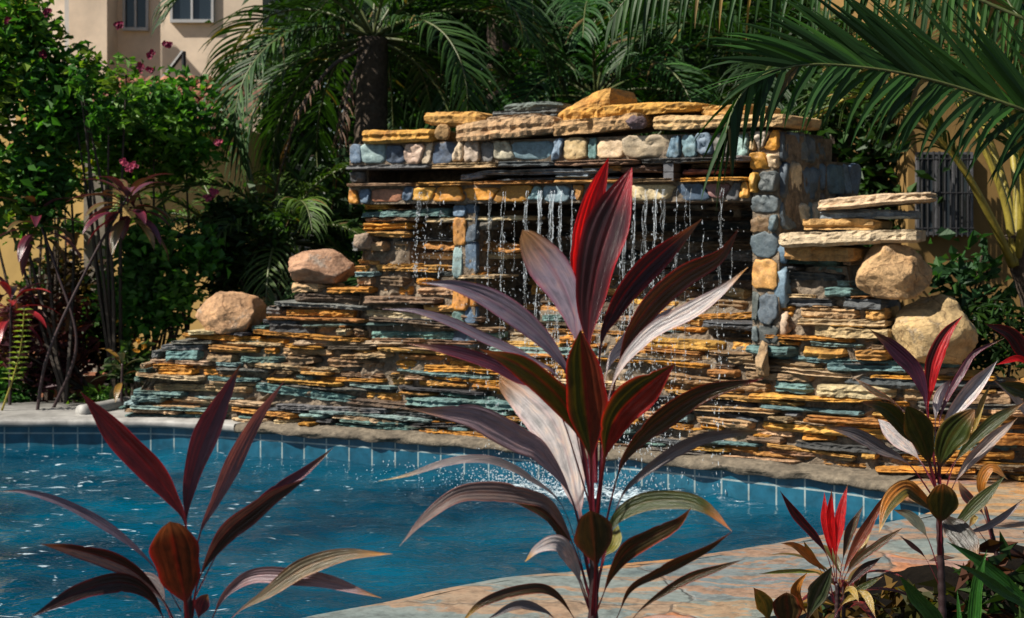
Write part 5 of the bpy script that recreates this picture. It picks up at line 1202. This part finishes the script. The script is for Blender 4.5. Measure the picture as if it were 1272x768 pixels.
# ------------------------------------------------------------------ left planting
GR = [(0.055, 0.17, 0.020), (0.10, 0.22, 0.026), (0.040, 0.13, 0.022), (0.14, 0.22, 0.022)]
MAG = (0.20, 0.012, 0.055); PK = (0.42, 0.06, 0.14)
fl = [(P(x, y, 10.2), 0.045, MAG) for x, y in [(148, 32), (207, 56), (175, 85), (187, 87), (54, 68), (10, 25), (58, 14), (188, 68), (72, 135)]]
b0 = np.array([-3.25, 10.4, 0.06])
bush('flowering_shrub', 'tall leafy shrub with small dark magenta flowers filling the upper left', 'shrub', b0, P(14, 150, 10.4), (0.66, 0.5, 1.08), 7800, 0.09, GR, 70, 0.13, 4, fl, stem_mat='dark_stem')
bush('flowering_shrub', 'arching green branches with magenta flowers reaching right over the tiled roof', 'shrub', (-2.95, 10.6, 0.06), P(135, 120, 10.3), (0.50, 0.4, 0.36), 1000, 0.075, GR, 22, 0.13, 6, stem_mat='dark_stem')
bush('leafy_shrub', 'dense green shrub between the magenta flowers and the tiled roof', 'shrub', (-2.6, 11.4, 0.06), P(195, 165, 11.4), (0.62, 0.5, 0.46), 3800, 0.09, GR[:3], 24, 0.2, 5, [(P(265, 240, 10.8), 0.05, PK), (P(258, 246, 10.8), 0.04, PK), (P(270, 178, 11.0), 0.04, PK)])
bush('leafy_shrub', 'round bright green shrub behind the left end of the slate wall', 'shrub', (-2.75, 10.9, 0.06), P(200, 345, 10.8), (0.50, 0.4, 0.46), 3200, 0.075, [(0.05, 0.17, 0.025), (0.08, 0.21, 0.035), (0.035, 0.11, 0.022)], 20, 0.2, 8, aspect=0.7)
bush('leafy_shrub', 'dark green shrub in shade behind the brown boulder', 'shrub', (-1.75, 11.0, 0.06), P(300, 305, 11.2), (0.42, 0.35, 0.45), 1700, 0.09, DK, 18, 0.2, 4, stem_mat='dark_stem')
bush('leafy_shrub', 'yellow green leafed branches in front of the yellow wall', 'shrub', (-3.7, 11.3, 0.06), P(40, 220, 11.2), (0.45, 0.3, 0.28), 420, 0.09, [(0.22, 0.22, 0.02), (0.10, 0.15, 0.02)], 12, 0.2, 8)
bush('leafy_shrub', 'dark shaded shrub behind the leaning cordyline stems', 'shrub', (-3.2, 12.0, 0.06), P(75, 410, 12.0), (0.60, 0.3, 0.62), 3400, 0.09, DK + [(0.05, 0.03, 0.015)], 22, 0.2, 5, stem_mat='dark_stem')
bush('leafy_shrub', 'reddish brown leafed shrub low among the cordyline stems', 'shrub', (-3.1, 10.8, 0.06), P(50, 420, 10.7), (0.42, 0.25, 0.48), 1000, 0.11, [(0.12, 0.025, 0.02), (0.09, 0.05, 0.02), (0.07, 0.02, 0.03)], 14, 0.22, 5, stem_mat='dark_stem', aspect=0.4)
bush('leafy_shrub', 'dark low shrub at the far left edge behind the coping', 'shrub', (-3.55, 10.8, 0.06), P(15, 480, 10.7), (0.28, 0.3, 0.2), 900, 0.07, GR[:3], 12, 0.22, 5)
bush('ground_plant', 'low green herb at the foot of the bare cordyline stems', 'plant', (-2.95, 10.6, 0.06), P(140, 500, 10.6), (0.30, 0.25, 0.12), 500, 0.07, GR, 10, 0.25, 5)
bush('ground_plant', 'small plant with round orange yellow flowers beside the slate wall', 'plant', (-2.75, 10.35, 0.06), P(165, 455, 10.35), (0.16, 0.14, 0.16), 120, 0.10, [(0.04, 0.08, 0.03), (0.06, 0.10, 0.03)], 7, 0.3, 5, [(P(x, y, 10.25), 0.028, (0.55, 0.26, 0.02)) for x, y in [(172, 423), (180, 430), (150, 447), (170, 436)]])
bush('leafy_shrub', 'sparse shrub with broad green leaves in front of the ochre house wall', 'shrub', (2.75, 8.9, 0.06), P(1205, 345, 8.9), (0.25, 0.2, 0.26), 150, 0.12, [(0.03, 0.09, 0.03), (0.04, 0.11, 0.04)], 12, 0.25, 7, aspect=0.6)
bush('leafy_shrub', 'dark grassy shrub at the foot of the yellow green palm', 'shrub', (2.9, 8.4, 0.06), P(1235, 420, 8.4), (0.25, 0.2, 0.22), 700, 0.09, DK, 10, 0.25, 5, aspect=0.25)
bush('ground_plant', 'dark leafy ground plant at the foot of the small red tufted cordyline', 'plant', (1.15, 4.6, 0.06), P(1085, 762, 4.55), (0.24, 0.14, 0.10), 150, 0.12, [(0.02, 0.045, 0.012), (0.05, 0.05, 0.012), (0.10, 0.06, 0.015)], 9, 0.3, 4, stem_mat='dark_stem', aspect=0.3)
bush('ground_plant', 'dark leafy ground plant before the shaded rock in the bottom right corner', 'plant', (1.6, 4.4, 0.06), P(1262, 745, 4.35), (0.20, 0.14, 0.14), 150, 0.12, [(0.02, 0.05, 0.012), (0.03, 0.06, 0.012), (0.08, 0.03, 0.015)], 9, 0.3, 4, stem_mat='dark_stem', aspect=0.3)
# fern-like small palms low at the left
for lab, base, z, cc in [('low fern palm with yellow green arching fronds in the shade behind the pinkish boulder', (-1.85, 11.6), 1.25, (0.06, 0.11, 0.02)), ('bright green fern palm in front of the tiled roof', (-2.5, 12.2), 1.25, (0.07, 0.15, 0.02)), ('dark fern palm beside the left edge of the trough', (-1.25, 11.6), 0.95, (0.035, 0.085, 0.02))]:
    palm('fern_palm', lab, (*base, 0.06), z, 15, 1.30, cc, 0.34, 34, (0, 0), 1.0, 0.05, wid=0.020, elev=(0, 72))

def rosette(label, base, top, nl, ln, wid, cols, lean_pts=None, group=None, cat='cordyline', stem_r=0.013, up=(-0.25, 1.1)):
    base = np.asarray(base, float); top = np.asarray(top, float); root = thing('cordyline_plant', label, cat, base, group)
    a = Acc(); C = crom([base] + [np.asarray(q, float) for q in (lean_pts or [])] + [top], 30); a.tube(C, np.linspace(stem_r, stem_r * 0.7, 30) * (1 + 0.08 * np.sin(np.arange(30) * 2.0)), 7); obj('stem', a, M['stem'], root, True)
    for k in range(nl):
        th = k * 2.39996 + rng.normal(0, 0.2); el = up[0] + (up[1] - up[0]) * k / nl + rng.normal(0, 0.1); L = ln * rng.uniform(0.75, 1.15)
        h = np.array([math.cos(th), math.sin(th), 0]); q = top - np.array([0, 0, 0.16 * (1 - k / nl)]); pts = []
        for j in range(8):
            pts.append(q.copy()); q = q + (h * math.cos(el) + np.array([0, 0, math.sin(el)])) * L / 7; el -= 0.17
        Cc = crom(pts, 14); T = np.gradient(Cc, axis=0); T /= np.linalg.norm(T, axis=1)[:, None]
        sd = np.cross(T, [0, 0, 1]); sd /= np.linalg.norm(sd, axis=1)[:, None] + 1e-9; nn = np.cross(sd, T)
        t = np.linspace(0, 1, 14); b = np.clip((t - 0.15) / 0.85, 0, 1); hw = np.maximum(np.sin(math.pi * b ** 0.85) ** 0.8, 0.1) * wid / 2; hw[-1] = 0.001
        c = np.linspace(-1, 1, 5); V = Cc[:, None] + sd[:, None] * (c[None, :, None] * hw[:, None, None]) + nn[:, None] * (np.abs(c)[None, :, None] * 0.3 * hw[:, None, None])
        m_, e_ = cols[rng.integers(len(cols))]; kk = (np.abs(c) ** 3)[None, :, None]; cc = np.repeat(np.array(m_)[None, None] * (1 - kk) + np.array(e_)[None, None] * kk, 14, 0)
        UV = np.zeros((14, 5, 2)); UV[..., 0] = c * 0.5 + k; UV[..., 1] = t[:, None]
        a = Acc(); a.alpha = 0.08; a.grid(V, cc, UV); obj('leaf', a, M['cord'], root, True)
    return root
DP = [((0.06, 0.015, 0.03), (0.16, 0.02, 0.04)), ((0.09, 0.04, 0.06), (0.16, 0.04, 0.06)), ((0.10, 0.012, 0.03), (0.2, 0.02, 0.04)), ((0.10, 0.08, 0.03), (0.12, 0.05, 0.03))]
rt = rosette('tall leaning cordyline with a dark purple rosette under pink flowers at the left', P(44, 510, 10.0) * [1, 1, 0] + [0, 0, 0.06], P(158, 245, 10.0), 30, 0.40, 0.085, DP, [P(60, 440, 10.0), P(110, 330, 10.0)])
for p in [(155, 203), (165, 205), (160, 210)]: flower(P(p[0], p[1], 10.0), 0.04, PK, rt)
rosette('second leaning cordyline with sparse reddish leaves before the yellow wall', P(60, 512, 10.15) * [1, 1, 0] + [0, 0, 0.06], P(45, 265, 10.2), 16, 0.42, 0.075, DP, [P(95, 430, 10.1), P(72, 340, 10.15)])
rosette('short red leaved cordyline low at the far left edge', P(12, 520, 10.3) * [1, 1, 0] + [0, 0, 0.06], P(14, 370, 10.3), 18, 0.40, 0.07, [((0.20, 0.015, 0.02), (0.3, 0.02, 0.03)), DP[0]])
rosette('small croton with upright red leaf behind the left end of the slate wall', P(185, 470, 10.5) * [1, 1, 0] + [0, 0, 0.06], P(190, 425, 10.5), 9, 0.26, 0.06, [((0.20, 0.03, 0.02), (0.3, 0.05, 0.03)), ((0.08, 0.10, 0.04), (0.10, 0.12, 0.05))], cat='croton')
rosette('little green cordyline standing by the coping near the wall end', P(150, 500, 10.1) * [1, 1, 0] + [0, 0, 0.06], P(152, 452, 10.1), 11, 0.26, 0.05, [((0.06, 0.09, 0.04), (0.09, 0.10, 0.05)), ((0.16, 0.10, 0.02), (0.2, 0.1, 0.03))])
rosette('low olive and dark red cordyline clump behind the spiky red tuft', (P(1048, 768, 4.45) * [1, 1, 0] + [0, 0, 0.06]), P(1048, 722, 4.45), 20, 0.24, 0.034, [((0.05, 0.012, 0.010), (0.2, 0.02, 0.02)), ((0.06, 0.06, 0.015), (0.14, 0.06, 0.02)), ((0.20, 0.12, 0.03), (0.26, 0.12, 0.03))], stem_r=0.008)
# slender yellow green spike plant at far left
root = thing('spike_plant', 'slender yellow green weed with whorled leaves at the far left', 'plant', P(3, 520, 9.95) * [1, 1, 0] + [0, 0, 0.06])
a = Acc(); C = crom([P(2, 510, 9.95), P(16, 470, 9.95), P(26, 430, 9.95), P(30, 385, 9.95)], 20); a.tube(C, np.linspace(0.009, 0.004, 20), 5); obj('stem', a, M['rachis'], root, True)
a = Acc()
for k in range(6, 20):
    for j in range(5):
        th = j * 1.26 + k; d = np.array([math.cos(th), math.sin(th), 0.35]); L = 0.10 * (1 - 0.02 * k); s_ = np.array([-math.sin(th), math.cos(th), 0]) * 0.011; p = C[k]
        a.add([p, p + d * L * 0.5 + s_, p + d * L - [0, 0, 0.02], p + d * L * 0.5 - s_], [(0, 1, 2, 3)], (0.20, 0.26, 0.05))
obj('foliage', a, M['leaf'], root)
# rocks and kerb at the left
boulder(62, 400, 30, 40, 0.2, 11.4, (0.36, 0.25, 0.15), 'brown boulder half hidden behind the bare cordyline stems', 31, 8)
boulder(110, 470, 16, 18, 0.12, 11.2, (0.30, 0.24, 0.19), 'small grey rock under the green shrub by the column', 32, 7)
a = Acc(); c = crom([P(100, 523, 9.75), P(128, 508, 9.95), P(160, 492, 10.25)], 12); c[:, 2] = 0.17; a.tube(c, 0.05, 10)
tag(obj('kerb', a, M['white'], smooth=True), 'rounded pale kerb running back from the pool coping', 'kerb', kind='structure')

# right house: ochre wall with barred window
HW = 10.6
h3 = thing('ochre_house', 'shaded ochre house wall with a barred window behind the right palm', 'house', (P(1220, 280, HW)[0], HW, 0.06))
a = Acc(); wbox(a, P(1128, 0, HW)[0], 7.5, HW, HW + 3, 0.06, 4.2); obj('wall', a, M['ochre'], h3)
a = Acc(); wbox(a, P(1118, 0, HW)[0], 7.6, HW - 1.5, HW - 0.003, 3.62, 3.76); obj('eave', a, M['ochre'], h3)  # overhang added out of view to shade the ochre wall
window(h3, 1142, 192, 1206, 288, HW, 2, True, 'steel')
for o in bpy.data.objects:
    if '_w' in o: del o['_w']
